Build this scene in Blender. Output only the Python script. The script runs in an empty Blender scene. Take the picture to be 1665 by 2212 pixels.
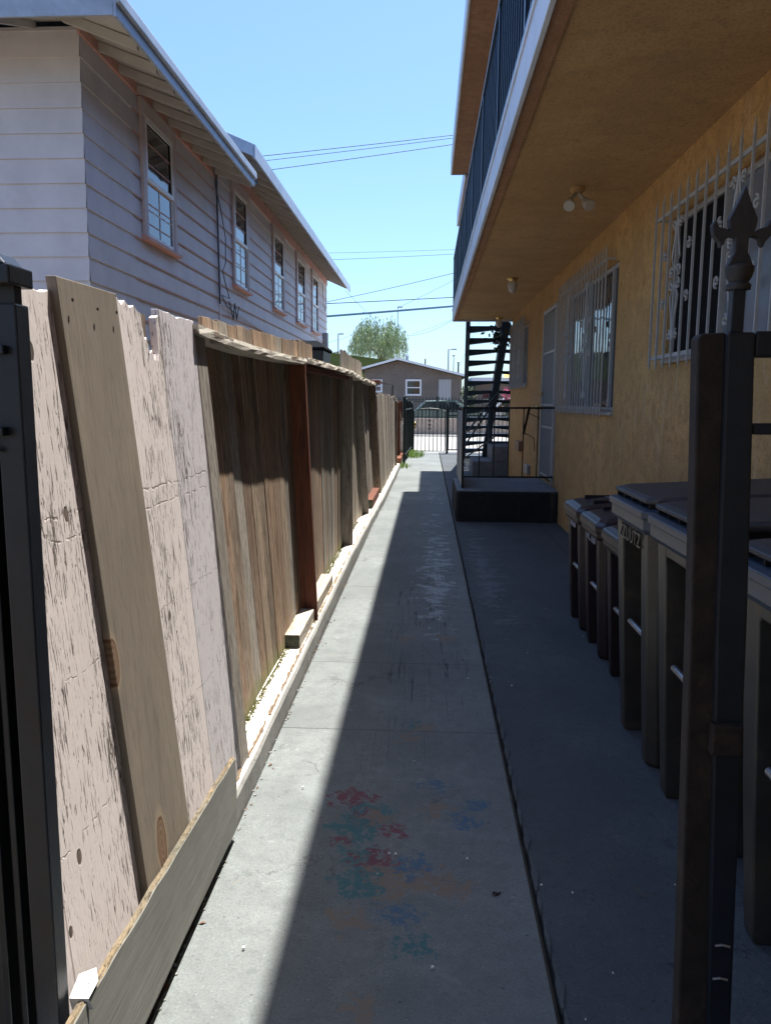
import bpy, math, random
from mathutils import Vector, Matrix
random.seed(7)
S = bpy.context.scene
COL = S.collection
PI = math.pi
R = math.radians

# ---------------------------------------------------------------- camera
cd = bpy.data.cameras.new("camera")
cam = bpy.data.objects.new("camera", cd); COL.objects.link(cam)
right = Vector((0.99849096, 0.05459423, 0.00593862))
up = Vector((-0.01365648, 0.14210435, 0.98975747))
fwd = Vector((-0.05319115, 0.98834499, -0.14263548))
cam.matrix_world = Matrix(((right.x, up.x, -fwd.x, 0), (right.y, up.y, -fwd.y, 0), (right.z, up.z, -fwd.z, 1.5), (0, 0, 0, 1)))
cd.sensor_fit = 'VERTICAL'; cd.sensor_height = 36; cd.lens = 1663.0/2212*36
cd.clip_start = 0.05; cd.clip_end = 3000
S.camera = cam
# ---------------------------------------------------------------- sky, sun, exposure
SUN = Vector((0.129, 0.28, 1)).normalized()
W = bpy.data.worlds.new("World"); S.world = W; W.use_nodes = True
nt = W.node_tree
sky = nt.nodes.new('ShaderNodeTexSky'); sky.sky_type = 'NISHITA'; sky.sun_disc = False
sky.sun_elevation = math.asin(SUN.z); sky.sun_rotation = math.atan2(SUN.x, SUN.y)
sky.altitude = 10; sky.air_density = 1.0; sky.dust_density = 1.3; sky.ozone_density = 1.2
bg = nt.nodes['Background']; tint = nt.nodes.new('ShaderNodeVectorMath'); tint.operation = 'MULTIPLY'; tint.inputs[1].default_value = (.80, 1.01, 1.25)
nt.links.new(sky.outputs[0], tint.inputs[0]); nt.links.new(tint.outputs[0], bg.inputs[0]); bg.inputs[1].default_value = 0.09
sl = bpy.data.lights.new("sun", 'SUN'); sl.energy = 5.0; sl.angle = R(0.55); sl.color = (1, 0.955, 0.88)
so = bpy.data.objects.new("sun", sl); COL.objects.link(so)
so.rotation_euler = (-SUN).to_track_quat('-Z', 'Y').to_euler()
S.view_settings.view_transform = 'Standard'; S.view_settings.look = 'None'
S.view_settings.gamma = 1; S.view_settings.exposure = 1.25
try:
    S.cycles.max_bounces = 8; S.cycles.diffuse_bounces = 5
except Exception: pass

# ---------------------------------------------------------------- node helpers
class NT:
    def __init__(s, name):
        s.m = bpy.data.materials.new(name); s.m.use_nodes = True
        s.t = s.m.node_tree; s.b = s.t.nodes['Principled BSDF']
        s.geo = None
    def n(s, typ, **k):
        x = s.t.nodes.new(typ)
        for a, v in k.items(): setattr(x, a, v)
        return x
    def l(s, a, b): s.t.links.new(a, b)
    def pos(s):
        if s.geo is None:
            s.geo = s.n('ShaderNodeNewGeometry')
            s.oi = s.n('ShaderNodeObjectInfo')
        return s.geo.outputs['Position']
    def map(s, scale, rnd=0.0, loc=(0, 0, 0)):
        m = s.n('ShaderNodeMapping'); m.inputs['Scale'].default_value = scale
        m.inputs['Location'].default_value = loc
        s.pos()
        if rnd:
            a = s.n('ShaderNodeVectorMath', operation='MULTIPLY_ADD')
            c = s.n('ShaderNodeCombineXYZ')
            for i in range(3): s.l(s.oi.outputs['Random'], c.inputs[i])
            s.l(c.outputs[0], a.inputs[0]); a.inputs[1].default_value = (rnd, rnd*1.7, rnd*2.3)
            s.l(s.pos(), a.inputs[2]); s.l(a.outputs[0], m.inputs[0])
        else: s.l(s.pos(), m.inputs[0])
        return m.outputs[0]
    def noise(s, vec, scale, detail=4, rough=.55, dist=0.0):
        x = s.n('ShaderNodeTexNoise'); x.inputs['Scale'].default_value = scale; x.inputs['Detail'].default_value = detail
        x.inputs['Roughness'].default_value = rough; x.inputs['Distortion'].default_value = dist
        s.l(vec, x.inputs['Vector']); return x.outputs['Fac']
    def ramp(s, fac, a, b, c0=(0, 0, 0, 1), c1=(1, 1, 1, 1)):
        x = s.n('ShaderNodeValToRGB'); e = x.color_ramp.elements
        e[0].position = a; e[1].position = b; e[0].color = c0; e[1].color = c1
        s.l(fac, x.inputs[0]); return x.outputs[0]
    def step(s, fac, a, b):
        x = s.n('ShaderNodeMapRange'); x.inputs[1].default_value = a; x.inputs[2].default_value = b; x.clamp = True
        s.l(fac, x.inputs[0]); return x.outputs[0]
    def mix(s, f, a, b):
        x = s.n('ShaderNodeMix', data_type='RGBA')
        for v, i in ((f, 0), (a, 6), (b, 7)):
            if hasattr(v, 'is_linked') or hasattr(v, 'links'): s.l(v, x.inputs[i])
            else: x.inputs[i].default_value = v if i == 0 else (*v[:3], 1)
        return x.outputs[2]
    def math(s, op, a, b=0.5, c=None):
        x = s.n('ShaderNodeMath', operation=op)
        for i, v in enumerate((a, b) if c is None else (a, b, c)):
            if isinstance(v, (int, float)): x.inputs[i].default_value = v
            else: s.l(v, x.inputs[i])
        return x.outputs[0]
    def bump(s, h, dist=.01, strength=.5, prev=None):
        x = s.n('ShaderNodeBump'); x.inputs['Distance'].default_value = dist; x.inputs['Strength'].default_value = strength
        s.l(h, x.inputs['Height'])
        if prev is not None: s.l(prev, x.inputs['Normal'])
        s.l(x.outputs[0], s.b.inputs['Normal']); return x.outputs[0]
    def color(s, c):
        if isinstance(c, tuple): s.b.inputs['Base Color'].default_value = (*c[:3], 1)
        else: s.l(c, s.b.inputs['Base Color'])
    def rough(s, r):
        if isinstance(r, (int, float)): s.b.inputs['Roughness'].default_value = r
        else: s.l(r, s.b.inputs['Roughness'])

def sc(c, k): return tuple(min(1, x*k) for x in c)
def plain(name, c, rough=.6, metal=0.0, var=.25, scale=12, bump=.002, bscale=90, spec=None, dirt=None):
    m = NT(name); p = m.map((1, 1, 1))
    f = m.noise(p, scale, 6, .65)
    col = m.mix(m.step(f, .3, .7), sc(c, 1-var), sc(c, 1+var*.6))
    if dirt:
        g = m.noise(p, scale*.35, 6, .7, .4)
        col = m.mix(m.step(g, .52, .68), col, dirt)
    m.color(col); m.rough(rough); m.b.inputs['Metallic'].default_value = metal
    if spec is not None: m.b.inputs['Specular IOR Level'].default_value = spec
    if bump: m.bump(m.noise(p, bscale, 4), bump, .5)
    return m.m

def wood(name, ca, cb, cdark, grain=(34, 34, 1.4), rot=None, knots=(), rough=.85, bs=.5, moss=False, con=1.0):
    """weathered timber; grain runs along Z unless `grain` says otherwise"""
    m = NT(name); p = m.map(grain, 3.1); q = m.map((5, 5, .9), 5.0)
    a = m.noise(p, 1.0, 7, .65, .5); b = m.noise(q, 1.0, 4, .5)
    col = m.mix(m.step(b, .35, .65), ca, cb)
    col = m.mix(m.math('MULTIPLY', m.step(a, .50, .34), con), col, cdark)
    fine = m.noise(m.map((grain[0]*5, grain[1]*5, grain[2]*4), 9.0), 1.0, 3, .6)
    col = m.mix(m.math('MULTIPLY', m.step(fine, .47, .36), con), col, sc(cdark, .8))
    big = m.noise(m.map((1.2, 1.2, 1.0), 6.0), 1.6, 4, .6)
    col = m.mix(m.math('MULTIPLY', m.step(big, .45, .7), .45), col, sc(cdark, 1.15))
    vr = m.math('MULTIPLY_ADD', m.oi.outputs['Random'], .5, .72)
    mv = m.n('ShaderNodeVectorMath', operation='SCALE'); m.l(col, mv.inputs[0]); m.l(vr, mv.inputs['Scale']); col = mv.outputs[0]
    for (kx, ky, kz, r) in knots:
        d = m.n('ShaderNodeVectorMath', operation='SUBTRACT'); m.l(m.pos(), d.inputs[0]); d.inputs[1].default_value = (kx, ky, kz)
        e = m.n('ShaderNodeVectorMath', operation='MULTIPLY'); m.l(d.outputs[0], e.inputs[0]); e.inputs[1].default_value = (0, 1/r, .42/r)
        g = m.n('ShaderNodeVectorMath', operation='LENGTH'); m.l(e.outputs[0], g.inputs[0]); L = g.outputs['Value']
        L2 = m.math('ADD', L, m.math('MULTIPLY', m.noise(m.map((1, 1, 1)), 40, 3), .25))
        col = m.mix(m.math('MULTIPLY', m.step(L2, 1.7, 1.25), .6), col, (.36, .28, .19))
        col = m.mix(m.step(L2, 1.22, 1.12), col, (.12, .055, .03))
        rg = m.math('MULTIPLY_ADD', m.math('SINE', m.math('MULTIPLY', L2, 21.0)), .5, .5)
        col = m.mix(m.step(L2, 1.10, .95), col, m.mix(rg, (.15, .095, .06), (.23, .155, .10)))
    if moss:
        sx = m.n('ShaderNodeSeparateXYZ'); m.l(m.pos(), sx.inputs[0])
        z = m.math('ADD', sx.outputs[2], m.math('MULTIPLY', m.noise(m.map((1, 1, 1)), 14, 4), .12))
        col = m.mix(m.step(z, .27, .16), col, (.13, .14, .045))
    m.color(col); m.rough(rough); m.b.inputs['Specular IOR Level'].default_value = .25
    n1 = m.bump(a, .012, bs); m.bump(fine, .004, bs, n1)
    return m.m

def chipped(name, paint, under, amount=.5, gs=(60, 200, 12), bs=.9, holes=()):
    m = NT(name)
    p = m.map(gs, 2.0); broad = m.noise(m.map((3.2, 3.2, 1.3), 4.0), 1.0, 4, .6)
    a = m.noise(p, 1.0, 6, .70, .35)
    c = m.noise(m.map((40, 75, 22), 1.0), 1.0, 5, .7, .6)
    v = m.math('MULTIPLY_ADD', broad, .40, a); t0 = .565 + .05*amount; mask = m.step(v, t0+.012, t0-.012)
    v2 = m.math('MULTIPLY_ADD', broad, .55, c); t1 = .60 + .03*amount; mask2 = m.step(v2, t1+.012, t1-.012)
    mk = m.math('MAXIMUM', mask, mask2)
    sx = m.n('ShaderNodeSeparateXYZ'); m.l(m.pos(), sx.inputs[0])
    zz = m.math('ADD', sx.outputs[2], m.math('MULTIPLY', m.noise(m.map((6, 14, 14)), 1.0, 5, .65), .05))
    for zc, wd in ((1.275, .0035), (1.225, .0028), (.93, .0018), (.60, .0022)):
        ln = m.step(m.math('ABSOLUTE', m.math('SUBTRACT', zz, zc)), wd, wd*.4)
        br = m.step(m.noise(m.map((20, 24, 3), 1.0, (zc*3, 0, 0)), 1.0, 3), .46, .52)
        mk = m.math('MAXIMUM', mk, m.math('MULTIPLY', m.math('MULTIPLY', ln, br), .55))
    bandm = m.step(m.math('ABSOLUTE', m.math('SUBTRACT', zz, 1.25)), .05, .01)
    mk = m.math('MAXIMUM', mk, m.math('MULTIPLY', bandm, m.math('MULTIPLY', m.step(c, .45, .42), .4)))
    for (hx, hy, hz, hr) in holes:
        d = m.n('ShaderNodeVectorMath', operation='SUBTRACT'); m.l(m.pos(), d.inputs[0]); d.inputs[1].default_value = (hx, hy, hz)
        e = m.n('ShaderNodeVectorMath', operation='MULTIPLY'); m.l(d.outputs[0], e.inputs[0]); e.inputs[1].default_value = (0, 1/hr, .6/hr)
        g = m.n('ShaderNodeVectorMath', operation='LENGTH'); m.l(e.outputs[0], g.inputs[0])
        mk = m.math('MAXIMUM', mk, m.step(m.math('ADD', g.outputs['Value'], m.math('MULTIPLY', c, .6)), 1.25, 1.1))
    uc = m.mix(m.step(m.noise(m.map((80, 80, 4)), 1.0, 4), .35, .6), sc(under, .45), under)
    pc = m.mix(m.noise(m.map((2, 2, 2), 1.0), 1.0, 3), sc(paint, .90), sc(paint, 1.06))
    m.color(m.mix(mk, pc, uc)); m.rough(.75); m.b.inputs['Specular IOR Level'].default_value = .3
    inv = m.math('SUBTRACT', 1.0, mk)
    n1 = m.bump(inv, .004, bs); m.bump(a, .006, .5, n1)
    return m.m

def stucco(name, c, peel=None, rough=.9, bs=.6, grime=(.16, .12, .08), peelat=.66, mott=1.0):
    m = NT(name); p = m.map((1, 1, 1))
    big = m.noise(p, 1.6, 5, .6); mid = m.noise(p, 9, 5, .65, .5); fine = m.noise(p, 75, 5, .7)
    col = m.mix(m.step(big, .35, .65), sc(c, .84), sc(c, 1.08))
    col = m.mix(m.math('MULTIPLY', m.step(mid, .54, .40), mott), col, sc(c, .80))
    col = m.mix(m.math('MULTIPLY', m.step(fine, .50, .32), .75), col, sc(c, .42))
    if peel:
        st = m.noise(m.map((4, 4, 1.1)), 1.5, 6, .7, .8)
        col = m.mix(m.math('MULTIPLY', m.step(st, peelat-.06, peelat+.05), .45), col, peel)
    st2 = m.noise(m.map((7, 7, .7)), 1.0, 5, .6)
    col = m.mix(m.math('MULTIPLY', m.step(st2, .58, .75), .35), col, grime)
    m.color(col); m.rough(rough); m.b.inputs['Specular IOR Level'].default_value = .2
    n1 = m.bump(fine, .006, bs); m.bump(mid, .01, .35, n1)
    return m.m

def concrete(name, c, blobs=(), patches=False, rough=.85, scratch=False, fs=1.0, xc=.10):
    m = NT(name); p = m.map((1, 1, 1))
    big = m.noise(p, 1.3, 6, .6, .3); mid = m.noise(p, 11, 6, .7); fine = m.noise(p, 140*fs, 3, .7); sp = m.noise(p, 48*fs, 2, .5)
    col = m.mix(m.step(big, .35, .68), sc(c, .80), sc(c, 1.10))
    col = m.mix(m.math('MULTIPLY', m.step(mid, .55, .36), .5), col, sc(c, .62))
    col = m.mix(m.math('MULTIPLY', m.step(fine, .52, .33), .6), col, sc(c, .5))
    col = m.mix(m.step(fine, .66, .72), col, sc(c, 1.9))
    fk = m.noise(p, 26, 7, .78, .3)
    col = m.mix(m.math('MULTIPLY', m.math('MULTIPLY', m.step(fk, .57, .62), m.step(big, .42, .6)), .45), col, sc(c, 1.55))
    col = m.mix(m.math('MULTIPLY', m.step(fk, .43, .37), .5), col, sc(c, .5))
    col = m.mix(m.math('MULTIPLY', m.step(sp, .30, .24), .8), col, (.03, .03, .03))
    ro = m.math('MULTIPLY_ADD', mid, .3, rough-.15)
    sx = m.n('ShaderNodeSeparateXYZ'); m.l(m.pos(), sx.inputs[0]); X, Y = sx.outputs[0], sx.outputs[1]
    h = mid
    vo = m.n('ShaderNodeTexVoronoi', feature='DISTANCE_TO_EDGE'); vo.inputs['Scale'].default_value = 1.15
    wv = m.n('ShaderNodeVectorMath', operation='MULTIPLY_ADD'); wn = m.n('ShaderNodeTexNoise'); wn.inputs['Scale'].default_value = 5; wn.inputs['Detail'].default_value = 6; wn.inputs['Roughness'].default_value = .7
    m.l(p, wn.inputs['Vector']); m.l(wn.outputs['Color'], wv.inputs[0]); wv.inputs[1].default_value = (.45, .45, 0); m.l(p, wv.inputs[2]); m.l(wv.outputs[0], vo.inputs['Vector'])
    ck = m.math('MULTIPLY', m.step(vo.outputs['Distance'], .0055, .002), m.step(m.noise(p, 1.7, 3), .53, .58))
    col = m.mix(m.math('MULTIPLY', ck, .75), col, sc(c, .28))
    st = m.noise(m.map((1, .7, 1), 0, (9, 3, 1)), 2.6, 7, .72, .9)
    col = m.mix(m.math('MULTIPLY', m.step(st, .55, .66), .38), col, sc(c, .55))
    col = m.mix(m.math('MULTIPLY', m.step(st, .42, .34), .30), col, sc(c, 1.35))
    if patches:
        # flaked, paler coating in a band right of the middle of the walk
        nn = m.noise(m.map((1, 1.15, 1)), 7.0, 7, .74, .5)
        bx = m.math('SUBTRACT', 1.0, m.math('MULTIPLY', m.math('ABSOLUTE', m.math('SUBTRACT', X, xc)), 3.6))
        by = m.math('MINIMUM', m.step(Y, 4.0, 6.0), m.math('ADD', m.math('MULTIPLY', m.step(Y, 9.2, 7.0), .45), m.math('MULTIPLY', m.step(Y, 17.0, 13.0), .55)))
        k = m.math('ADD', m.math('MULTIPLY', nn, 1.0), m.math('MULTIPLY', m.math('MULTIPLY', bx, by), .22))
        pk = m.math('MULTIPLY', m.step(k, .665, .69), .75 if xc < .3 else .4)
        col = m.mix(pk, col, sc(c, 1.75)); ro = m.math('SUBTRACT', ro, m.math('MULTIPLY', pk, .25))
        h = m.math('SUBTRACT', mid, m.math('MULTIPLY', pk, .5))
        nn2 = m.noise(m.map((1, .8, 1), 0, (5, 2, 0)), 5.0, 6, .7, .6)
        col = m.mix(m.math('MULTIPLY', m.step(nn2, .64, .67), .4), col, sc((1.05, .92, .78), c[1]))
    if scratch:
        w = m.noise(m.map((38, 1.0, 1)), 1.0, 2, .4, .7)
        s0 = m.math('ABSOLUTE', m.math('SUBTRACT', w, .5))
        s1 = m.step(s0, .017, .006)
        rg = m.math('MULTIPLY', m.step(m.math('ABSOLUTE', m.math('SUBTRACT', X, .0)), .32, .22), m.math('MULTIPLY', m.step(Y, 2.6, 3.8), m.step(Y, 8.5, 6.5)))
        br = m.step(m.noise(m.map((5, 1.2, 1)), 1.0, 3), .44, .52)
        col = m.mix(m.math('MULTIPLY', m.math('MULTIPLY', s1, rg), m.math('MULTIPLY', br, .8)), col, (.045, .045, .05))
    if blobs:
        nz = m.n('ShaderNodeTexNoise'); nz.inputs['Scale'].default_value = 19; nz.inputs['Detail'].default_value = 7; nz.inputs['Roughness'].default_value = .72
        m.l(p, nz.inputs['Vector'])
        v = m.n('ShaderNodeVectorMath', operation='MULTIPLY_ADD'); m.l(nz.outputs['Color'], v.inputs[0]); v.inputs[1].default_value = (.36, .30, 0); m.l(p, v.inputs[2])
        flake = m.noise(p, 34, 6, .75, .6)
        for (bx_, by_, r_, cc) in blobs:
            d = m.n('ShaderNodeVectorMath', operation='DISTANCE'); m.l(v.outputs[0], d.inputs[0]); d.inputs[1].default_value = (bx_+.18, by_+.15, 0)
            k = m.math('MULTIPLY', m.step(d.outputs['Value'], r_, r_-.012), m.step(flake, .42, .49))
            col = m.mix(m.math('MULTIPLY', k, .9), col, cc)
    m.color(col); m.l(ro, m.b.inputs['Roughness'])
    m.b.inputs['Specular IOR Level'].default_value = .35
    n1 = m.bump(h, .006, .35); m.bump(fine, .0025, .5, n1)
    return m.m

def glass(name, c=(.015, .02, .025), rough=.04, spec=.9):
    m = NT(name); m.color(c); m.rough(rough); m.b.inputs['Specular IOR Level'].default_value = spec
    m.bump(m.noise(m.map((1, 1, 1)), 2.2, 2), .02, .12)
    return m.m

# ---------------------------------------------------------------- mesh helpers
class MB:
    def __init__(s): s.v = []; s.f = []
    def add(s, vs, fs):
        o = len(s.v); s.v += [tuple(v) for v in vs]; s.f += [tuple(i+o for i in f) for f in fs]; return s
    def box(s, x0, x1, y0, y1, z0, z1):
        vs = [(x, y, z) for z in (z0, z1) for y in (y0, y1) for x in (x0, x1)]
        return s.add(vs, [(0, 2, 3, 1), (4, 5, 7, 6), (0, 1, 5, 4), (2, 6, 7, 3), (0, 4, 6, 2), (1, 3, 7, 5)])
    def prism(s, pts, vec):
        n = len(pts); vec = Vector(vec); a = [Vector(p) for p in pts]; b = [p+vec for p in a]
        return s.add(a+b, [tuple(range(n)), tuple(range(2*n-1, n-1, -1))] + [(i, i+n, (i+1) % n+n, (i+1) % n) for i in range(n)])
    def bar(s, a, b, w, t=None, up=(0, 0, 1)):
        a = Vector(a); b = Vector(b); t = t or w; d = (b-a).normalized(); u = Vector(up)
        if abs(d.dot(u)) > .98: u = Vector((0, 1, 0))
        sd = d.cross(u).normalized(); u2 = sd.cross(d)
        c = [(sd*i*w/2+u2*j*t/2) for i, j in ((-1, -1), (1, -1), (1, 1), (-1, 1))]
        return s.add([a+x for x in c]+[b+x for x in c], [(3, 2, 1, 0), (4, 5, 6, 7), (0, 1, 5, 4), (1, 2, 6, 5), (2, 3, 7, 6), (3, 0, 4, 7)])
    def tube(s, path, r, n=8, cap=True):
        path = [Vector(p) for p in path]; rings = []
        rr = r if isinstance(r, (list, tuple)) else [r]*len(path)
        ref = None
        for i, p in enumerate(path):
            d = (path[min(i+1, len(path)-1)]-path[max(i-1, 0)]).normalized()
            if ref is None: ref = Vector((0, 0, 1)) if abs(d.z) < .9 else Vector((1, 0, 0))
            a = d.cross(ref).normalized(); b = d.cross(a); ref = -b if False else ref
            if abs(d.dot(ref)) > .95: a = d.orthogonal().normalized(); b = d.cross(a)
            rings.append([p+(a*math.cos(2*PI*k/n)+b*math.sin(2*PI*k/n))*rr[i] for k in range(n)])
        vs = [v for q in rings for v in q]; fs = []
        for i in range(len(path)-1):
            for k in range(n): fs.append((i*n+k, i*n+(k+1) % n, (i+1)*n+(k+1) % n, (i+1)*n+k))
        if cap: fs += [tuple(range(n))[::-1], tuple((len(path)-1)*n+k for k in range(n))]
        return s.add(vs, fs)
    def lathe(s, prof, c, axis='z', n=24):
        c = Vector(c); vs = []; fs = []
        for (r, h) in prof:
            for k in range(n):
                a = 2*PI*k/n; x, y = r*math.cos(a), r*math.sin(a)
                vs.append(c + (Vector((x, y, h)) if axis == 'z' else Vector((h, x, y)) if axis == 'x' else Vector((x, h, y))))
        for i in range(len(prof)-1):
            for k in range(n): fs.append((i*n+k, i*n+(k+1) % n, (i+1)*n+(k+1) % n, (i+1)*n+k))
        fs += [tuple(range(n))[::-1], tuple((len(prof)-1)*n+k for k in range(n))]
        return s.add(vs, fs)
    def loft(s, rings):
        n = len(rings[0]); vs = [v for r in rings for v in r]; fs = []
        for i in range(len(rings)-1):
            for k in range(n): fs.append((i*n+k, i*n+(k+1) % n, (i+1)*n+(k+1) % n, (i+1)*n+k))
        fs += [tuple(range(n))[::-1], tuple((len(rings)-1)*n+k for k in range(n))]
        return s.add(vs, fs)
    def build(s, name, mat, parent=None, smooth=False, bevel=0, auto=False):
        import bmesh
        me = bpy.data.meshes.new(name); me.from_pydata(s.v, [], s.f)
        bm = bmesh.new(); bm.from_mesh(me); bmesh.ops.recalc_face_normals(bm, faces=bm.faces); bm.to_mesh(me); bm.free()
        me.materials.append(mat)
        if smooth:
            for p in me.polygons: p.use_smooth = True
            if auto:
                try: me.set_sharp_from_angle(angle=R(40))
                except Exception: pass
        o = bpy.data.objects.new(name, me); COL.objects.link(o)
        if parent: o.parent = parent; o.matrix_parent_inverse = parent.matrix_basis.inverted()
        if bevel:
            b = o.modifiers.new('bevel', 'BEVEL'); b.width = bevel; b.segments = 3 if bevel > .01 else 2; b.limit_method = 'ANGLE'
        return o
def tag(o, label, cat, group=None):
    o['label'] = label; o['category'] = cat
    if group: o['group'] = group
    return o
def thing(name, label, cat, loc=(0, 0, 0), group=None):
    o = bpy.data.objects.new(name, None); COL.objects.link(o); o.location = loc; o.empty_display_size = .2
    return tag(o, label, cat, group)
def part(name, parent, loc):
    o = bpy.data.objects.new(name, None); COL.objects.link(o); o.location = Vector(loc)-parent.location if False else loc
    o.parent = parent; o.matrix_parent_inverse = parent.matrix_basis.inverted(); return o
def struct(o, kind='structure'): o['kind'] = kind; return o
def text_mesh(txt, size, depth=.001):
    cu = bpy.data.curves.new('t', 'FONT'); cu.body = txt; cu.size = size; cu.extrude = depth; cu.align_x = 'CENTER'; cu.align_y = 'CENTER'
    ob = bpy.data.objects.new('t', cu); COL.objects.link(ob); bpy.context.view_layer.update()
    me = bpy.data.meshes.new_from_object(ob.evaluated_get(bpy.context.evaluated_depsgraph_get()))
    bpy.data.objects.remove(ob); return me
def put_text(name, txt, size, mat, M, parent, depth=.001):
    me = text_mesh(txt, size, depth); me.transform(M); me.materials.clear(); me.materials.append(mat); me.name = name
    o = bpy.data.objects.new(name, me); COL.objects.link(o); o.parent = parent; o.matrix_parent_inverse = parent.matrix_basis.inverted(); return o

# ---------------------------------------------------------------- materials
RED = (.16, .05, .065); TEAL = (.045, .135, .15); TAN = (.19, .15, .115); BLU = (.06, .12, .19)
blobs = [(-.26, 2.74, .085, RED), (-.19, 2.62, .10, TEAL), (-.20, 2.60, .06, RED), (-.15, 2.61, .06, TAN), (-.25, 2.52, .09, TEAL), (-.10, 2.52, .04, RED),
         (-.27, 2.46, .04, RED), (-.20, 2.36, .07, TEAL), (-.16, 2.34, .075, RED), (-.14, 2.29, .05, TAN), (-.19, 2.22, .085, TEAL), (-.09, 2.23, .07, TAN), (-.02, 2.31, .075, BLU),
         (.02, 2.24, .075, TAN), (.09, 2.22, .07, TAN), (.045, 2.68, .06, TAN), (.19, 2.72, .05, BLU), (.16, 2.60, .06, BLU), (-.05, 3.42, .05, TEAL), (-.07, 3.27, .05, TAN), (.0, 3.4, .06, TAN),
         (-.23, 2.04, .06, TAN), (-.07, 2.08, .06, BLU), (-.15, 1.72, .05, TAN), (-.02, 1.95, .05, TEAL), (.05, 2.85, .05, BLU), (-.12, 4.75, .06, TAN), (.14, 4.77, .07, TAN)]
M_walk = concrete("walk_concrete", (.178, .196, .194), blobs, True, .8, True)
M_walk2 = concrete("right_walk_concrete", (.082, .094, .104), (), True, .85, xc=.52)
M_kerb = concrete("kerb_concrete", (.27, .265, .25), (), False, .9)
M_kerbtop = plain("kerb_top_sunlit", (.80, .76, .68), .8, 0, .2, 9, .004, 60, dirt=(.38, .27, .17))  # sunlit blow-out put into the pale base colour, brown dirt over it
M_dirt = plain("earth", (.16, .13, .09), .95, 0, .4, 4, .02, 20)
M_street = concrete("street_asphalt", (.2, .2, .2), (), False, .9, fs=.3)
M_pave = concrete("pavement_concrete", (.36, .35, .33), (), False, .9, fs=.4)
HOLES = ((-.80, 1.565, 1.597, .014), (-.70, 1.474, .539, .012), (-.72, 2.165, .87, .010), (-.76, 1.62, 1.25, .012), (-.70, 1.40, .42, .009))
M_white = chipped("chipped_white_paint", (.80, .72, .69), (.19, .15, .125), .62, holes=HOLES)
M_white2 = chipped("worn_grey_paint", (.66, .62, .635), (.20, .16, .14), .38)
M_brown = wood("brown_board_wood", (.275, .235, .185), (.235, .20, .16), (.15, .122, .095), bs=.15, con=.35, grain=(34, 26, .9), knots=((-.685, 1.865, .335, .030), (-.72, 1.722, .88, .024)))
M_bay = wood("bay_board_wood", (.35, .265, .19), (.28, .22, .165), (.11, .08, .058), moss=True)
M_bay_o = wood("orange_board_wood", (.39, .27, .18), (.31, .225, .165), (.13, .08, .052), moss=True)
M_grey = wood("grey_board_wood", (.36, .325, .275), (.30, .265, .225), (.13, .11, .09), moss=True)
M_far = wood("pale_board_wood", (.46, .41, .34), (.38, .33, .27), (.16, .13, .10))
M_stud = wood("stud_wood", (.40, .36, .31), (.34, .30, .26), (.20, .17, .14), grain=(30, 30, 3))
M_cap = chipped("weathered_cap_wood", (.60, .55, .47), (.26, .20, .15), .5, gs=(55, 3, 55))
M_red = wood("red_stained_wood", (.235, .09, .05), (.18, .07, .042), (.09, .04, .03))
M_ply = wood("plywood_grey", (.25, .25, .225), (.215, .215, .195), (.15, .148, .13), grain=(20, 1.6, 34), bs=.1, con=.35)
M_cut = wood("cut_wood_edge", (.15, .14, .11), (.24, .18, .11), (.09, .075, .055), grain=(60, 14, 60))
M_block = wood("pale_timber", (.62, .55, .46), (.56, .50, .42), (.36, .29, .22), grain=(20, 1.5, 20))
M_end = wood("timber_end_grain", (.10, .11, .085), (.08, .09, .07), (.04, .045, .035), grain=(30, 30, 30))
M_siding = plain("siding_paint", (.62, .60, .63), .6, 0, .12, 2.6, .002, 160)
M_trimw = plain("window_trim_paint", (.56, .47, .46), .55, 0, .10, 5, .001, 80)
M_frieze = plain("pink_edge_paint", (.60, .34, .29), .6, 0, .12, 3, .001, 80)
M_sash = plain("white_sash", (.75, .76, .78), .4, 0, .05, 5, 0)
M_raf = plain("rafter_paint", (.52, .50, .48), .7, 0, .12, 6, .002, 70)
M_fascia = plain("skylit_fascia_paint", (.42, .50, .62), .45, 0, .12, 3, .001, 60, dirt=(.30, .36, .45))  # blue of the skylight and glare mixed into the fascia colour
M_shing = plain("shingle", (.09, .095, .11), .9, 0, .35, 30, .006, 40)
M_glass = glass("window_glass"); M_glass2 = glass("pale_window_glass", (.20, .22, .25), .08)
M_screen = plain('insect_screen', (.012, .012, .013), .9, 0, .1, 30, .001, 400, spec=.1)
M_ochre = stucco("ochre_stucco", (.59, .36, .15), peel=(.60, .47, .31), peelat=.63)
M_soffit = stucco("soffit_stucco", (.53, .345, .175), bs=.7, mott=.35)
M_salmon = stucco("salmon_stucco", (.44, .25, .155), peel=(.50, .36, .28), peelat=.62)
M_bfascia = plain("skylit_balcony_fascia_paint", (.60, .66, .76), .5, 0, .12, 2.5, .001, 60, dirt=(.38, .42, .50))  # white fascia, its sky-lit blue cast put into the colour
M_rail = plain("blue_black_railing", (.018, .036, .065), .35, .3, .2, 20, 0)
M_railL = plain("railing_worn_edge", (.22, .27, .34), .4, .3, .2, 20, 0)
M_iron = plain("black_iron", (.018, .022, .028), .42, .5, .4, 25, .001, 150)
M_iron_far = plain("dark_green_iron", (.014, .027, .028), .45, .3, .3, 10, 0)
M_ironw = plain("white_iron_paint", (.42, .41, .40), .5, 0, .12, 30, .0008, 200)
M_rust = plain("rusted_iron", (.022, .016, .013), .8, .2, .5, 22, .003, 120, dirt=(.052, .034, .026))
M_finial = plain("finial_cast_iron", (.035, .034, .036), .7, .2, .4, 30, .002, 140, dirt=(.05, .035, .028))
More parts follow.
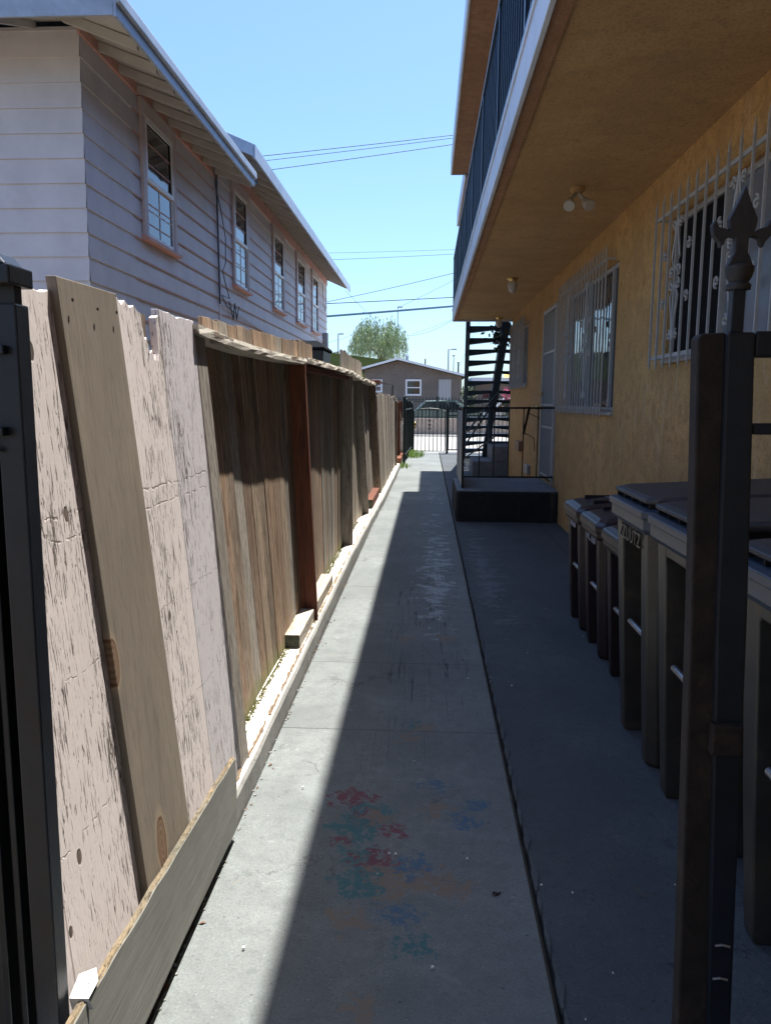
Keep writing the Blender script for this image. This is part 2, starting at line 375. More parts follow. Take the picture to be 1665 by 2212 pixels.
M_navy = plain("navy_gate_paint", (.016, .021, .031), .4, .3, .25, 15, .001, 120, dirt=(.02, .018, .018))
M_landing = concrete("landing_concrete", (.20, .22, .24), (), False, .9)
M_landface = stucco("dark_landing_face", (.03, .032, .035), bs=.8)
M_stair = plain("stair_steel_paint", (.022, .045, .075), .5, .2, .25, 8, 0)
M_panel = plain("rail_panel_paint", (.26, .31, .35), .6, .1, .2, 8, .001, 50)
M_brass = plain("brass", (.75, .55, .22), .25, 1, .1, 20, 0)
M_lampw = plain("lamp_white_glass", (.50, .49, .46), .25, 0, .08, 20, 0)
M_clear = glass("lamp_clear_glass", (.45, .44, .42), .08)
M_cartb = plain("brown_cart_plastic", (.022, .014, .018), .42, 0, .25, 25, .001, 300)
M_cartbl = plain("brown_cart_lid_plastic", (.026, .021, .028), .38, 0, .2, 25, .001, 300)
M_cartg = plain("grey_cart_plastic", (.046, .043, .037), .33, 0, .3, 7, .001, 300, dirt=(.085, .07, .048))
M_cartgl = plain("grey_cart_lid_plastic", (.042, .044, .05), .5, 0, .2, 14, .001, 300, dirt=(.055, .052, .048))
M_rim = plain("cart_rim_plastic", (.055, .07, .095), .35, 0, .15, 25, 0)
M_black = plain("black_plastic", (.012, .012, .014), .5, 0, .3, 20, 0)
M_metal = plain("galvanised_bar", (.42, .44, .48), .35, .8, .2, 30, 0)
M_stick = plain("pale_sticker", (.22, .24, .28), .5, 0, .2, 40, 0)
M_ink = plain("stencil_white", (.45, .45, .47), .6, 0, .1, 30, 0)
M_emb = plain("embossed_letters", (.065, .062, .055), .35, 0, .1, 30, 0)
M_paper = plain("white_paper", (.5, .5, .5), .7, 0, .04, 30, 0)
M_beige = stucco("beige_house_stucco", (.24, .20, .175))
M_lowwall = stucco("low_wall_stucco", (.42, .34, .28))
M_olive = plain("olive_roof", (.14, .155, .03), .9, 0, .2, .8, .02, 5)
M_trim = plain("white_trim", (.8, .8, .82), .5, 0, .04, 5, 0)
M_car = plain("pale_green_car_paint", (.20, .27, .24), .25, .3, .05, 2, 0)
M_carw = plain("white_car_paint", (.78, .78, .78), .25, 0, .05, 2, 0)
M_tyre = plain("tyre_rubber", (.02, .02, .02), .85, 0, .1, 10, 0)
M_bark = plain("bark", (.11, .085, .06), .95, 0, .3, 5, .02, 8)
M_leafw = plain("willow_leaves", (.36, .44, .23), .6, 0, .45, 1.2, 0)
M_leafd = plain("shrub_leaves", (.07, .10, .04), .6, 0, .5, 3, 0)
M_pink = plain("pink_blossom", (.62, .10, .22), .7, 0, .3, 6, 0)
M_yellow = plain("yellow_awning_cloth", (.72, .47, .05), .7, 0, .1, 6, 0)
M_grass = plain("fresh_grass", (.20, .33, .05), .6, 0, .4, 30, 0)
M_wire = plain("cable_black", (.035, .06, .085), .6, 0, .1, 5, 0)
M_wireb = plain("cable_blue_grey", (.10, .22, .34), .6, 0, .1, 5, 0)
M_leafdry = plain("dry_leaf", (.035, .025, .022), .8, 0, .4, 40, 0)
M_bone = plain("pale_chip", (.7, .7, .68), .7, 0, .1, 30, 0)
M_buff = plain("brown_mailbox_paint", (.22, .10, .07), .5, .2, .2, 20, 0)
M_boxgrey = plain("grey_box_paint", (.34, .36, .38), .5, .3, .2, 20, 0)

exec_order = []
# ================================================================ SETTING: ground
g = MB(); g.add([(-400, -60, -.06), (400, -60, -.06), (400, 900, -.06), (-400, 900, -.06)], [(0, 1, 2, 3)])
struct(g.build('ground', M_dirt))
g = MB()
ys = [-1.6, .95, 3.36, 4.28, 6.12, 8.16, 11.4, 14.4, 17.3, 20.4, 23.0]
for a, b in zip(ys, ys[1:]): g.box(-.655, .336, a+.0012, b-.0012, -.06, 0)
struct(g.build('walkway', M_walk, bevel=.002))
g = MB()
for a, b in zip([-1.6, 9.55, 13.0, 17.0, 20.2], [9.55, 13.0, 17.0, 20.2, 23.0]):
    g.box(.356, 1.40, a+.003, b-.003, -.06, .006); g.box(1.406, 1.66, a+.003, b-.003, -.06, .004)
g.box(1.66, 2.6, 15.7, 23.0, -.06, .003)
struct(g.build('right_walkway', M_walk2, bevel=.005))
# broken mortar lip along the long joint
g = MB(); yy = 1.2; random.seed(3)
while yy < 9.5:
    L = random.uniform(.04, .16); w = random.uniform(.004, .014)
    g.prism([(.352+random.uniform(-.003, .002), yy, .004), (.352+w*.4, yy-.01, .010), (.358+w, yy+L*.5, .012), (.354+w*.5, yy+L, .009), (.350, yy+L*.7, .006)], (0, 0, -.02)); yy += L*random.uniform(1.0, 1.8)
struct(g.build('joint_mortar', M_walk2))
g = MB(); g.box(-9, 14, 23.0, 26.2, -.06, -.004)
struct(g.build('pavement', M_pave, bevel=.006))
g = MB(); g.box(-60, 60, 26.2, 34.0, -.06, -.03)
struct(g.build('street', M_pave))
g = MB(); g.box(-60, 60, 34.0, 34.9, -.06, .02)
struct(g.build('far_pavement', M_pave))
# kerb under the fence: vertical grey face and a top whose pale colour carries the sun's glare
kx = [(1.0, -.66), (3.0, -.655), (4.9, -.665), (7.0, -.672), (9.5, -.645), (11.2, -.622), (15, -.605), (19, -.60), (22.2, -.59)]
def kX(y):
    for (a, xa), (b, xb) in zip(kx, kx[1:]):
        if y <= b: return xa+(xb-xa)*(max(y, a)-a)/(b-a)
    return kx[-1][1]
g = MB(); n = 90; rings = []
for i in range(n):
    y = 1.0+21.2*i/(n-1); x = kX(y)-.002+random.uniform(-.003, .003); h = .098+random.uniform(-.003, .003)
    rings.append([(x, y, -.05), (x-.004, y, h-.012), (x-.014, y, h), (x-.085, y, h), (x-.085, y, -.05)])
g.loft(rings); struct(g.build('kerb', M_kerb))
g = MB(); rings = []
for i in range(n):
    y = 1.0+21.2*i/(n-1); x = kX(y)-.018+random.uniform(-.002, .002)
    rings.append([(x, y, .095), (x-.004, y, .106+random.uniform(-.001, .002)), (x-.016, y, .107), (x-.02, y, .102), (x-.026, y, .102), (x-.03, y, .112), (x-.16, y, .113), (x-.16, y, .05)])
g.loft(rings); struct(g.build('kerb_ledge', M_kerbtop))
g = MB(); random.seed(17); y = 1.2
while y < 11:
    L = random.uniform(.05, .5); m_ = max(3, int(L/.03)); e1 = []; e2 = []
    for k in range(m_+1):
        yy = y+L*k/m_; x = kX(yy)-.0305; e1.append((x+random.uniform(.001, .008), yy, .1132)); e2.append((x-random.uniform(.001, .013), yy, .1134))
    g.add(e1+e2[::-1], [(k, k+1, 2*m_+1-k-1, 2*m_+1-k) for k in range(m_)]); y += L+random.uniform(.0, .12)
struct(g.build('kerb_seam', plain('kerb_seam_dirt', (.17, .115, .07), .95, 0, .5, 40, 0)))
# loose mortar crumbs where the kerb meets the walk
g = MB(); random.seed(5)
for i in range(220):
    y = 1.6+random.random()**1.4*14; x = kX(y)+random.uniform(.0, .018); r = random.uniform(.0015, .006)
    g.prism([(x-r*.6, y-r, .001), (x+r*.5, y-r*.8, .001), (x+r, y+r*.3, .001), (x, y+r*1.4, .001), (x-r, y+r*.4, .001)], (0, 0, r*.6))
o = g.build('mortar_crumbs', M_kerb); struct(o, 'stuff')

# ================================================================ wooden fence
def lean(y):
    pts = [(0, .13), (3.5, .12), (4.7, .064), (7.3, .0), (9.4, .055), (11.7, .08), (16, .03), (22, 0)]
    for (a, u), (b, v) in zip(pts, pts[1:]):
        if y <= b: return u+(v-u)*(y-a)/(b-a)
    return 0
def base(y): return -.70 if y < 5 else -.70-.02*min(1, (y-5)/2.3) if y < 9 else -.70
def Xf(y, z, off=0): return base(y)-lean(y)*(z-.25)/1.5-off
fence = thing('wooden_fence', 'long weathered timber fence on the left, chipped white boards near and brown boards beyond', 'fence', (-.75, 1.4, .1))
def board(name, mat, ya, yb, z0, z1, off=0, th=.02, jag=0, yt=None, top=None, seed=0, parent=fence, bevel=.002):
    """upright board ya..yb; front follows the fence plane; optional jagged top"""
    rnd = random.Random(seed); ta, tb = yt or (ya, yb)
    if top is None:
        if jag:
            n = 14; top = [(i/n, -rnd.random()*jag if i % 2 else -rnd.random()*jag*.4) for i in range(n+1)]
        else: top = [(0, 0), (1, rnd.uniform(-.006, .006))]
    zs = [z0+(z1-z0)*k/4 for k in range(4)]
    L = [(ya+(ta-ya)*k/4, zs[k]) for k in range(4)]
    Rr = [(yb+(tb-yb)*k/4, zs[k]) for k in range(4)]
    T = [(ta+(tb-ta)*u, z1+dz) for u, dz in top]
    poly = [(y, z) for y, z in L] + T + [(y, z) for y, z in reversed(Rr)]
    pts = [(Xf(y, z, off), y, z) for y, z in poly]
    m = MB(); m.prism(pts, (-th, 0, 0)); return m.build(name, mat, parent, bevel=bevel)
# near section: front boards
board('white_board', M_white, 1.352, 1.387, .06, 1.72, jag=.02, seed=9, th=.022)
board('white_board', M_white, 1.39, 1.745, .08, 1.735, jag=.022, yt=(1.39, 1.70), seed=1, th=.022)
ob = board('brown_board', M_brown, 1.752, 2.088, .06, 1.765, off=-.018, yt=(1.682, 2.008), seed=2, th=.024); ob['label'] = 'bare brown board nailed over the white ones, with a knot near its foot'
board('rotten_board', M_white, 2.09, 2.392, .06, 1.765, yt=(2.012, 2.364), seed=3, th=.022,
      top=[(0, 0), (.05, -.01), (.12, .004), (.2, -.012), (.27, .002), (.36, -.014), (.45, -.004), (.52, -.018), (.58, -.02), (.62, -.10), (.66, -.085), (.7, -.13), (.76, -.12), (.80, -.155), (.84, -.13), (.88, -.15), (.91, -.125), (.93, -.02), (1, -.01)])['label'] = 'white board with a rotten hole in its top corner'
board('white_board', M_white2, 2.394, 2.672, .06, 1.775, yt=(2.366, 2.722), seed=4, th=.022, jag=.014)
# dark scraps of the stud behind the rotten hole
g = MB(); g.box(-.90, -.862, 2.26, 2.36, 1.50, 1.755); g.build('stud', M_bay, fence)
g = MB(); g.tube([(-.80, 2.27, 1.725), (-.825, 2.33, 1.728)], .0022, 6); g.build('nail', M_metal, fence)
for (y, z) in ((1.73, 1.72), (1.86, 1.715), (1.975, 1.72)):
    g = MB(); x = Xf(y, z, -.026); g.lathe([(.004, 0), (.0045, .002), (.002, .003)], (x, y, z), 'x', 8); g.build('nail', M_rust, fence)
# studs / posts : narrow edge towards the walk, broad side towards the camera
def post(name, mat, y, th, z0, z1, depth=.092, dytop=0, out=0, yb=None):
    m = MB(); yb = y if yb is None else yb
    a = [(Xf(y, z0, -out), yb, z0), (Xf(y, z1, -out), y, z1)]
    pts = [(a[0][0], yb, z0), (a[0][0]-depth-out, yb, z0), (a[1][0]-depth-out, y, z1), (a[1][0], y, z1)]
    m.prism(pts, (0, th, 0)); return m.build(name, mat, fence, bevel=.003)
post('stud', M_stud, 2.728, .12, .108, 1.735)
post('red_post', M_red, 4.74, .042, .06, 1.725, out=.008, depth=.095)['label'] = 'red stained post'
post('grey_post', M_stud, 7.34, .045, .11, 1.73, out=.005, depth=.11)
post('grey_post', M_stud, 8.95, .05, .11, 1.73, yb=9.45)
post('dark_post', M_bay, 11.35, .10, .11, 1.73, depth=.12, yb=11.6)
# recessed bay boards, tops standing above the cap rail
random.seed(12); y = 2.80; i = 0
while y < 11.5:
    w = random.choice([.135, .14, .145, .19, .11]) if y > 2.93 else .15
    if y < 3.10: top = 1.735
    elif y < 5.62: top = 1.835+.024*(y-2.95)+random.uniform(-.008, .008)
    elif y < 7.15: top = 1.74
    elif y < 10.15: top = 1.985+random.uniform(-.014, .014)
    else: top = 1.74
    mt = M_bay
    if y < 4.7: mt = [M_bay, M_bay_o, M_bay_o, M_bay, M_grey, M_bay_o, M_bay][i % 7]
    elif y < 5.9: mt = [M_bay_o, M_bay][i % 2]
    elif y < 8.3: mt = M_grey if random.random() < .7 else M_bay
    else: mt = M_far if random.random() < .8 else M_grey
    board('board', mt, y, y+w, .085, top, off=.09+random.uniform(0, .008), th=.018, seed=i, yt=(y+random.uniform(-.004, .004), y+w+random.uniform(-.004, .004)))
    y += w+random.choice([.001, .002, .004, .006, .010]); i += 1
# cap rail pieces
def caprail(name, mat, ya, yb, za, zb, sag=0, wob=.002, x_out=.022, depth=.115, th=.036, seed=1):
    rnd = random.Random(seed); rings = []; n = max(6, int((yb-ya)*9))
    for i in range(n+1):
        t = i/n; y = ya+(yb-ya)*t; z = za+(zb-za)*t-sag*4*t*(1-t); x = Xf(y, 1.74)+x_out; j = lambda: rnd.uniform(-wob, wob)
        rings.append([(x+j(), y, z+j()), (x+j(), y, z+th*.5+j()), (x-.004+j(), y, z+th+j()), (x-depth, y, z+th), (x-depth, y, z)])
    m = MB(); m.loft(rings); return m.build(name, mat, fence)
caprail('cap_rail', M_cap, 2.71, 4.76, 1.727, 1.718, .012, seed=2)
caprail('cap_rail', M_cap, 4.80, 7.40, 1.728, 1.742, .0, .0028, seed=3)
caprail('cap_rail', M_cap, 7.44, 9.2, 1.735, 1.725, .0, .004, seed=4)
caprail('cap_rail', M_cap, 9.2, 11.6, 1.73, 1.72, 0, .004, seed=5)
caprail('red_rail', M_red, 4.83, 7.1, 1.682, 1.69, 0, .001, x_out=.004, depth=.05, seed=6)
g = MB(); g.box(-.85, -.70, 11.2, 11.7, 1.757, 1.80); g.build('red_block', M_red, fence, bevel=.004)
# timber blocks lying along the ledge = bottom rails
def rail(name, ya, yb, z0, z1, x0, x1, mat=M_block):
    m = MB(); m.box(x0, x1, ya, yb, z0, z1); o = m.build(name, mat, fence, bevel=.004)
    m = MB(); m.box(x0+.003, x1-.003, ya-.002, ya, z0+.003, z1-.003); e = m.build('end_grain', M_end, o); return o
rail('bottom_rail', 4.17, 4.73, .114, .19, -.80, -.705)
rail('bottom_rail', 4.80, 5.75, .114, .185, -.80, -.71)
o = rail('bottom_rail', 9.9, 11.3, .114, .23, -.80, -.70, M_red)
# far lower section
random.seed(21); y = 11.76; i = 0
while y < 16.5:
    w = .235 if i % 3 else .30
    board('far_board', M_far, y, y+w, .105, 1.60+random.uniform(-.02, .03), off=-.005+random.choice([0, .008]), th=.02, seed=40+i, jag=.012)
    y += w+.004; i += 1
for y in (16.7, 18.4, 20.1):
    g = MB(); g.box(-.79, -.655, y, y+.09, .1, 1.50); g.build('dark_post', M_bay if y < 17 else M_red, fence, bevel=.004)
y = 16.8
while y < 22.0:
    board('recessed_board', M_bay, y, y+.2, .1, 1.42+random.uniform(-.02, .02), off=.07, th=.018, seed=int(y*10)); y += .205
g = MB(); g.box(-.79, -.60, 17.4, 21.6, .11, .22); g.build('bottom_rail', M_red, fence, bevel=.004)
g = MB(); g.box(-.74, -.58, 19.5, 19.55, .1, 1.0); g.build('white_panel', M_trim, fence)
g = MB(); g.tube([(-.72, 16.2, 1.62), (-.70, 19.0, 1.42), (-.64, 19.2, .95), (-.60, 19.3, .95), (-.575, 19.4, .95), (-.575, 19.4, .15)], .012, 8); g.build('conduit', M_block, fence)
# thin rust coloured rail frame above the low section
fr = thing('rusty_frame', 'thin rusty pipe frame standing above the far end of the timber fence', 'frame', (-.8, 15, 1.6))
g = MB(); g.bar((-.95, 13.0, 1.83), (-.80, 17.5, 1.86), .025); g.bar((-.80, 17.5, 1.2), (-.80, 17.5, 1.86), .025); g.bar((-.95, 13.0, 1.2), (-.95, 13.0, 1.83), .025); g.build('frame_tube', M_rust, fr)

# leaning kick plank in front of the near boards
g = MB(); rnd = random.Random(8); top = []; bot = []
for i in range(17):
    t = i/16; y = 1.26+(2.52-1.26)*t; zt = .320-.060*t+rnd.uniform(-.004, .003)
    top.append((-.657, y, zt)); 
for i in range(9):
    t = i/8; y = 1.26+(2.44-1.26)*t; zb = .078-.038*t+(rnd.uniform(-.008, .004) if 1 < i < 5 else 0)
    bot.append((-.634-.003*t, y, zb))
pts = bot+[(-.641, 2.465, .11), (-.648, 2.495, .18)]+top[::-1]
g.prism(pts, (-.019, 0, -.003))
plank = g.build('kick_plank', M_ply, bevel=.0015); tag(plank, 'grey plywood kick plank leaning at the foot of the nearest white fence boards', 'plank')
g = MB(); rings = []
for i in range(17):
    x, y, z = top[i]
    for q__ in range(1 if i == 16 else 5):
        f_ = q__/5; n_ = top[min(i+1, 16)]; yy_ = y+(n_[1]-y)*f_; zz_ = z+(n_[2]-z)*f_; e_ = rnd.uniform(-.003, .0)
        rings.append([(x-.0015+e_*.4, yy_, zz_+.001+e_), (x-.006, yy_, zz_+.004+rnd.uniform(-.004, .003)), (x-.018, yy_, zz_+.001), (x-.018, yy_, zz_-.006), (x-.003, yy_, zz_-.006)])
g.loft(rings); g.build('splintered_edge', M_cut, plank)
g = MB(); g.add([(-.690, 1.33, .330), (-.653, 1.335, .327), (-.655, 1.385, .326), (-.672, 1.415, .331), (-.692, 1.38, .343)], [(0, 1, 2, 3, 4)])
g.add([(-.690, 1.33, .3305), (-.653, 1.335, .3275), (-.647, 1.34, .300), (-.685, 1.332, .30)], [(0, 1, 2, 3)])
o = g.build('paper_scrap', M_paper); tag(o, 'torn scrap of white paper caught on the near end of the plank', 'paper scrap')
g = MB(); g.box(-.682, -.667, 1.355, 1.359, .3295, .3325); g.box(-.682, -.667, 1.366, 1.370, .3295, .3325); g.build('printed_dash', M_black, o)
# dark trench between the kerb and plank
g = MB(); g.box(-.668, -.56, 1.1, 2.5, -.001, .001)
# weeds and debris
def blades(cx, cy, n, rad, h, mat, name, spread=.6, z=.0):
    m = MB()
    for i in range(n):
        a = random.uniform(0, 2*PI); r = random.random()**.7*rad; x = cx+math.cos(a)*r*.5; y = cy+math.sin(a)*r; hh = h*random.uniform(.4, 1.1)
        d = random.uniform(0, 2*PI); lx, ly = math.cos(d)*hh*spread, math.sin(d)*hh*spread; w = random.uniform(.004, .009); px, py = -math.sin(d)*w, math.cos(d)*w
        m.add([(x-px, y-py, z), (x+px, y+py, z), (x+lx*.5+px*.7, y+ly*.5+py*.7, z+hh*.75), (x+lx*.5-px*.7, y+ly*.5-py*.7, z+hh*.75), (x+lx, y+ly, z+hh*.8)], [(0, 1, 2, 3), (3, 2, 4)])
    return m.build(name, mat)
random.seed(4)
struct(blades(-.50, 21.2, 420, .85, .22, M_grass, 'grass_tuft'), 'stuff')
struct(blades(-.57, 17.6, 120, .4, .13, M_grass, 'grass_tuft'), 'stuff')
g = MB(); random.seed(6)
for i in range(3200):
    y = random.uniform(2.75, 8.8); x = Xf(y, .11, .09)+abs(random.gauss(0, .011)); r = random.uniform(.0015, .0048); z = .112
    g.prism([(x-r, y-r, z), (x+r, y-r*.5, z), (x+r*.4, y+r, z)], (0, 0, r*random.uniform(.5, 1.6)))
o = g.build('moss', plain("moss", (.10, .10, .03), .95, 0, .4, 60, 0)); struct(o, 'stuff')
g = MB(); random.seed(11)
for i in range(46):
    y = 1.7+random.random()**1.6*8; x = random.uniform(-.6, 1.3); r = random.uniform(.002, .0045); z = .007
    g.prism([(x-r, y-r, z), (x+r, y-r*.6, z), (x+r*.8, y+r, z), (x-r*.5, y+r*1.2, z)], (0, 0, r*.8))
struct(g.build('pale_grit', M_bone), 'stuff')
for (x, y, nme, lb) in ((.23, 2.19, 'leaf', 'dark curled leaf lying on the shaded walk left of the long joint'),):
    g = MB(); g.add([(x-.016, y-.004, .003), (x-.004, y-.008, .007), (x+.010, y-.002, .003), (x+.016, y+.006, .008), (x+.004, y+.006, .004), (x-.008, y+.008, .007)], [(0, 1, 4, 5), (1, 2, 3, 4)])
    tag(g.build(nme, M_leafdry), lb, 'leaf')

g = MB(); random.seed(15)
for i in range(70):
    y = 1.7+random.random()**1.3*12; x = kX(y)+abs(random.gauss(.004, .025)); r = random.uniform(.004, .010); a = random.uniform(0, PI); ca, sa = math.cos(a)*r, math.sin(a)*r; z = .002
    g.add([(x-ca*1.6, y-sa*1.6, z), (x+sa*.6, y-ca*.6, z+r*.5), (x+ca*1.6, y+sa*1.6, z+.001), (x-sa*.6, y+ca*.6, z+r*.3)], [(0, 1, 2, 3)])
struct(g.build('dry_litter', plain('dry_litter', (.16, .075, .04), .8, 0, .5, 60, 0)), 'stuff')

# ================================================================ near gate, left post
lp = thing('gate_post', 'black capped steel gate post at the left edge, in front of the fence', 'gate post', (-.76, 1.33, 0))
g = MB(); g.box(-.742, -.697, 1.30, 1.345, 0, 1.66); g.build('tube', M_navy, lp, bevel=.003)
g = MB(); g.box(-1.3, -.743, 1.335, 1.35, 0, 1.64); g.build('back_plate', M_black, lp)
g = MB(); g.box(-.772, -.760, 1.305, 1.334, 0, 1.60); g.box(-.805, -.790, 1.30, 1.334, 0, 1.60); g.build('bar', M_iron, lp, bevel=.002)
g = MB(); g.box(-.86, -.694, 1.28, 1.36, 1.69, 1.722); g.prism([(-.86, 1.28, 1.722), (-.70, 1.28, 1.722), (-.72, 1.29, 1.742), (-.86, 1.29, 1.748)], (0, .06, 0)); g.build('cap', M_navy, lp, bevel=.003)
g = MB(); g.box(-1.3, -.703, 1.31, 1.334, 1.60, 1.69); g.build('neck', M_black, lp)
g = MB(); g.box(-.86, -.715, 1.285, 1.30, 1.575, 1.59); g.build('latch_bar', M_navy, lp, bevel=.002)
g = MB(); g.box(-.86, -.722, 1.28, 1.30, 1.437, 1.452); g.bar((-.80, 1.29, 1.437), (-.735, 1.29, 1.41), .008); g.build('latch', M_navy, lp, bevel=.002)

# right gate leaf with fleur-de-lis finial
rg = thing('steel_gate', 'rusty black steel gate leaf standing open at the right edge with a fleur-de-lis on top', 'gate', (.55, 1.4, 0))
g = MB(); g.prism([(.468, 1.40, 1.612), (.474, 1.40, 1.620), (.516, 1.40, 1.622), (.534, 1.40, 1.10), (.570, 1.40, .29), (.574, 1.40, .02), (.514, 1.40, .02), (.512, 1.40, .29), (.488, 1.40, 1.10)], (0, .04, 0)); g.build('edge_tube', M_rust, rg, bevel=.004)
g = MB(); g.prism([(.514, 1.392, 1.622), (.563, 1.392, 1.622), (.586, 1.392, 1.10), (.612, 1.392, .29), (.62, 1.392, .02), (.570, 1.392, .02), (.566, 1.392, .29), (.530, 1.392, 1.10)], (0, .045, 0)); g.build('stile', M_navy, rg, bevel=.005)
g = MB(); g.box(.565, 1.6, 1.395, 1.435, 1.580, 1.624); g.build('top_rail', M_navy, rg, bevel=.004)
g = MB(); g.box(.573, 1.6, 1.40, 1.43, 1.445, 1.465); g.build('mid_rail', M_navy, rg, bevel=.003)
for xx in (.74, .88, 1.02, 1.16, 1.30, 1.44):
    g = MB(); g.box(xx, xx+.016, 1.405, 1.421, .1, 1.58); g.build('bar', M_iron, rg)
for (z0, z1) in ((.852, .912),):
    g = MB(); g.box(.532, .588, 1.378, 1.40, z0, z1); g.build('hinge', M_rust, rg, bevel=.004)
for z in (.459, .388):
    g = MB(); g.tube([(.569, 1.390, z), (.582, 1.389, z+.003), (.597, 1.390, z-.001)], .0025, 6); g.build('weld', M_metal, rg)
fl = MB()
half = [(.0, 1.868), (.010, 1.842), (.024, 1.812), (.0215, 1.797), (.018, 1.791), (.030, 1.797), (.040, 1.799), (.046, 1.812), (.052, 1.803), (.049, 1.786), (.038, 1.774), (.036, 1.765), (.030, 1.772), (.028, 1.780), (.018, 1.784), (.011, 1.781), (.011, 1.757), (.015, 1.750), (.022, 1.734)]
cx = .5345
pts = [(cx+x, 1.405, z) for x, z in half]+[(cx-x, 1.405, z) for x, z in half[::-1][:-1]]
pts = [(cx+x, 1.405, z) for x, z in half]+[(cx-x, 1.405, z) for x, z in reversed(half[1:])]
fl.prism(pts, (0, .016, 0))
fo = fl.build('fleur_de_lis', M_finial, rg, bevel=.003)
g = MB(); g.lathe([(.020, 1.695), (.021, 1.703), (.016, 1.708), (.021, 1.716), (.0235, 1.728), (.0235, 1.734), (.015, 1.738)], (cx+.001, 1.413, 0), 'z', 20); g.build('collar', M_finial, rg, smooth=True, auto=True)
g = MB(); g.box(cx-.011, cx+.011, 1.402, 1.424, 1.622, 1.70); g.build('spike', M_navy, rg, bevel=.002)

# ================================================================ white clapboard house
house = thing('clapboard_house', 'two storey white clapboard house beyond the fence with a long eave and sash windows', 'house', (-3, 6.87, 0))
HX = -3.0; HY = 6.87; PITCH = .205
def siding(name, a, b, nrm, z0, z1):
    m = MB(); a = Vector(a); b = Vector(b); nv = Vector(nrm); z = z1
    k0 = math.floor((4.38-z0)/PITCH)
    zt = 4.38+PITCH*3
    while zt > z0:
        zb = zt-PITCH; t, q = min(zt, z1), max(zb, z0)
        if q < t:
            f0 = .002; f1 = .016
            m.add([a+nv*f0+Vector((0, 0, t)), b+nv*f0+Vector((0, 0, t)), b+nv*f1+Vector((0, 0, q)), a+nv*f1+Vector((0, 0, q))], [(0, 1, 2, 3)])
            m.add([a+nv*f1+Vector((0, 0, q)), b+nv*f1+Vector((0, 0, q)), b+Vector((0, 0, q)), a+Vector((0, 0, q))], [(0, 1, 2, 3)])
        zt = zb
    return m
s1 = siding('w', (HX, HY, 0), (HX, 11.2, 0), (1, 0, 0), 0, 4.62); s1.build('side_wall', M_siding, house)
s1 = siding('w', (HX, 11.2, 0), (HX, 23.0, 0), (1, 0, 0), 0, 4.95); s1.build('side_wall', M_siding, house)
s2 = siding('w', (-12, HY, 0), (HX+.012, HY, 0), (0, -1, 0), 0, 4.62); s2.build('end_wall', M_siding, house)
g = MB(); g.box(-12, HX-.001, HY+.002, 23.0, 0, 4.6); g.build('inner_wall', M_siding, house)
g = MB(); g.prism([(-12, 11.2, 4.6), (HX, 11.2, 4.6), (HX, 11.2, 4.98), (-7.5, 11.2, 6.9), (-12, 11.2, 4.98)], (0, 11.8, 0)); g.build('gable_wall', M_siding, house)
# pink lower lips of the courses (paint line) and frieze boards
g = MB()
zt = 4.38
while zt > .3:
    g.box(HX+.0155, HX+.0205, 8.0, 23.0, zt-.013, zt+.001); zt -= PITCH
g.build('course_edge', M_frieze, house)
g = MB(); g.box(HX+.004, HX+.030, HY-.02, 11.2, 4.56, 4.66); g.build('frieze_board', M_frieze, house)
g = MB(); g.box(HX+.004, HX+.030, 11.2, 23.0, 4.80, 4.99); g.build('frieze_board', M_frieze, house)
g = MB(); g.box(HX+.0, HX+.026, 11.13, 11.2, 0, 4.62); g.build('corner_board', M_siding, house)
def sash(y0, y1, z0, z1):
    w = part('window', house, (HX, (y0+y1)/2, z0)); X = HX+.012
    T = .10
    m = MB(); m.box(X, X+.034, y0, y0+T, z0, z1+.02); m.box(X, X+.034, y1-T, y1, z0, z1+.02); m.box(X+.001, X+.038, y0-.02, y1+.02, z1-.03, z1+.12)
    m.build('trim', M_trimw, w, bevel=.002)
    m = MB(); m.prism([(X-.01, y0-.03, z0-.05), (X+.075, y0-.03, z0-.05), (X+.075, y0-.03, z0-.015), (X-.01, y0-.03, z0+.01)], (0, y1-y0+.06, 0)); m.build('sill', M_frieze, w, bevel=.002)
    a, b, c, d = y0+T, y1-T, z0, z1-.03; mid = c+(d-c)*.49; s = .045
    m = MB()
    for (zz0, zz1, xo) in ((c, mid+.02, .0), (mid-.02, d, .012)):
        m.box(X+.004+xo, X+.020+xo, a, a+s, zz0, zz1); m.box(X+.004+xo, X+.020+xo, b-s, b, zz0, zz1)
        m.box(X+.005+xo, X+.021+xo, a+s, b-s, zz0, zz0+s); m.box(X+.005+xo, X+.021+xo, a+s, b-s, zz1-s, zz1)
    ym = (a+b)/2
    m.box(X+.006, X+.011, ym-.006, ym+.006, c+s, mid-.02); m.box(X+.007, X+.012, a+s, b-s, (c+mid)/2-.006, (c+mid)/2+.006)
    m.build('sash_frame', M_sash, w)
    m = MB(); m.box(X-.002, X+.0045, a, b, c, d); m.build('pane', M_glass, w)
for (a, b, z0, z1) in ((8.20, 9.27, 3.20, 4.43), (11.95, 12.97, 3.26, 4.68), (15.0, 16.15, 3.27, 4.69), (17.65, 18.9, 3.28, 4.69), (19.95, 21.1, 3.28, 4.69)): sash(a, b, z0, z1)
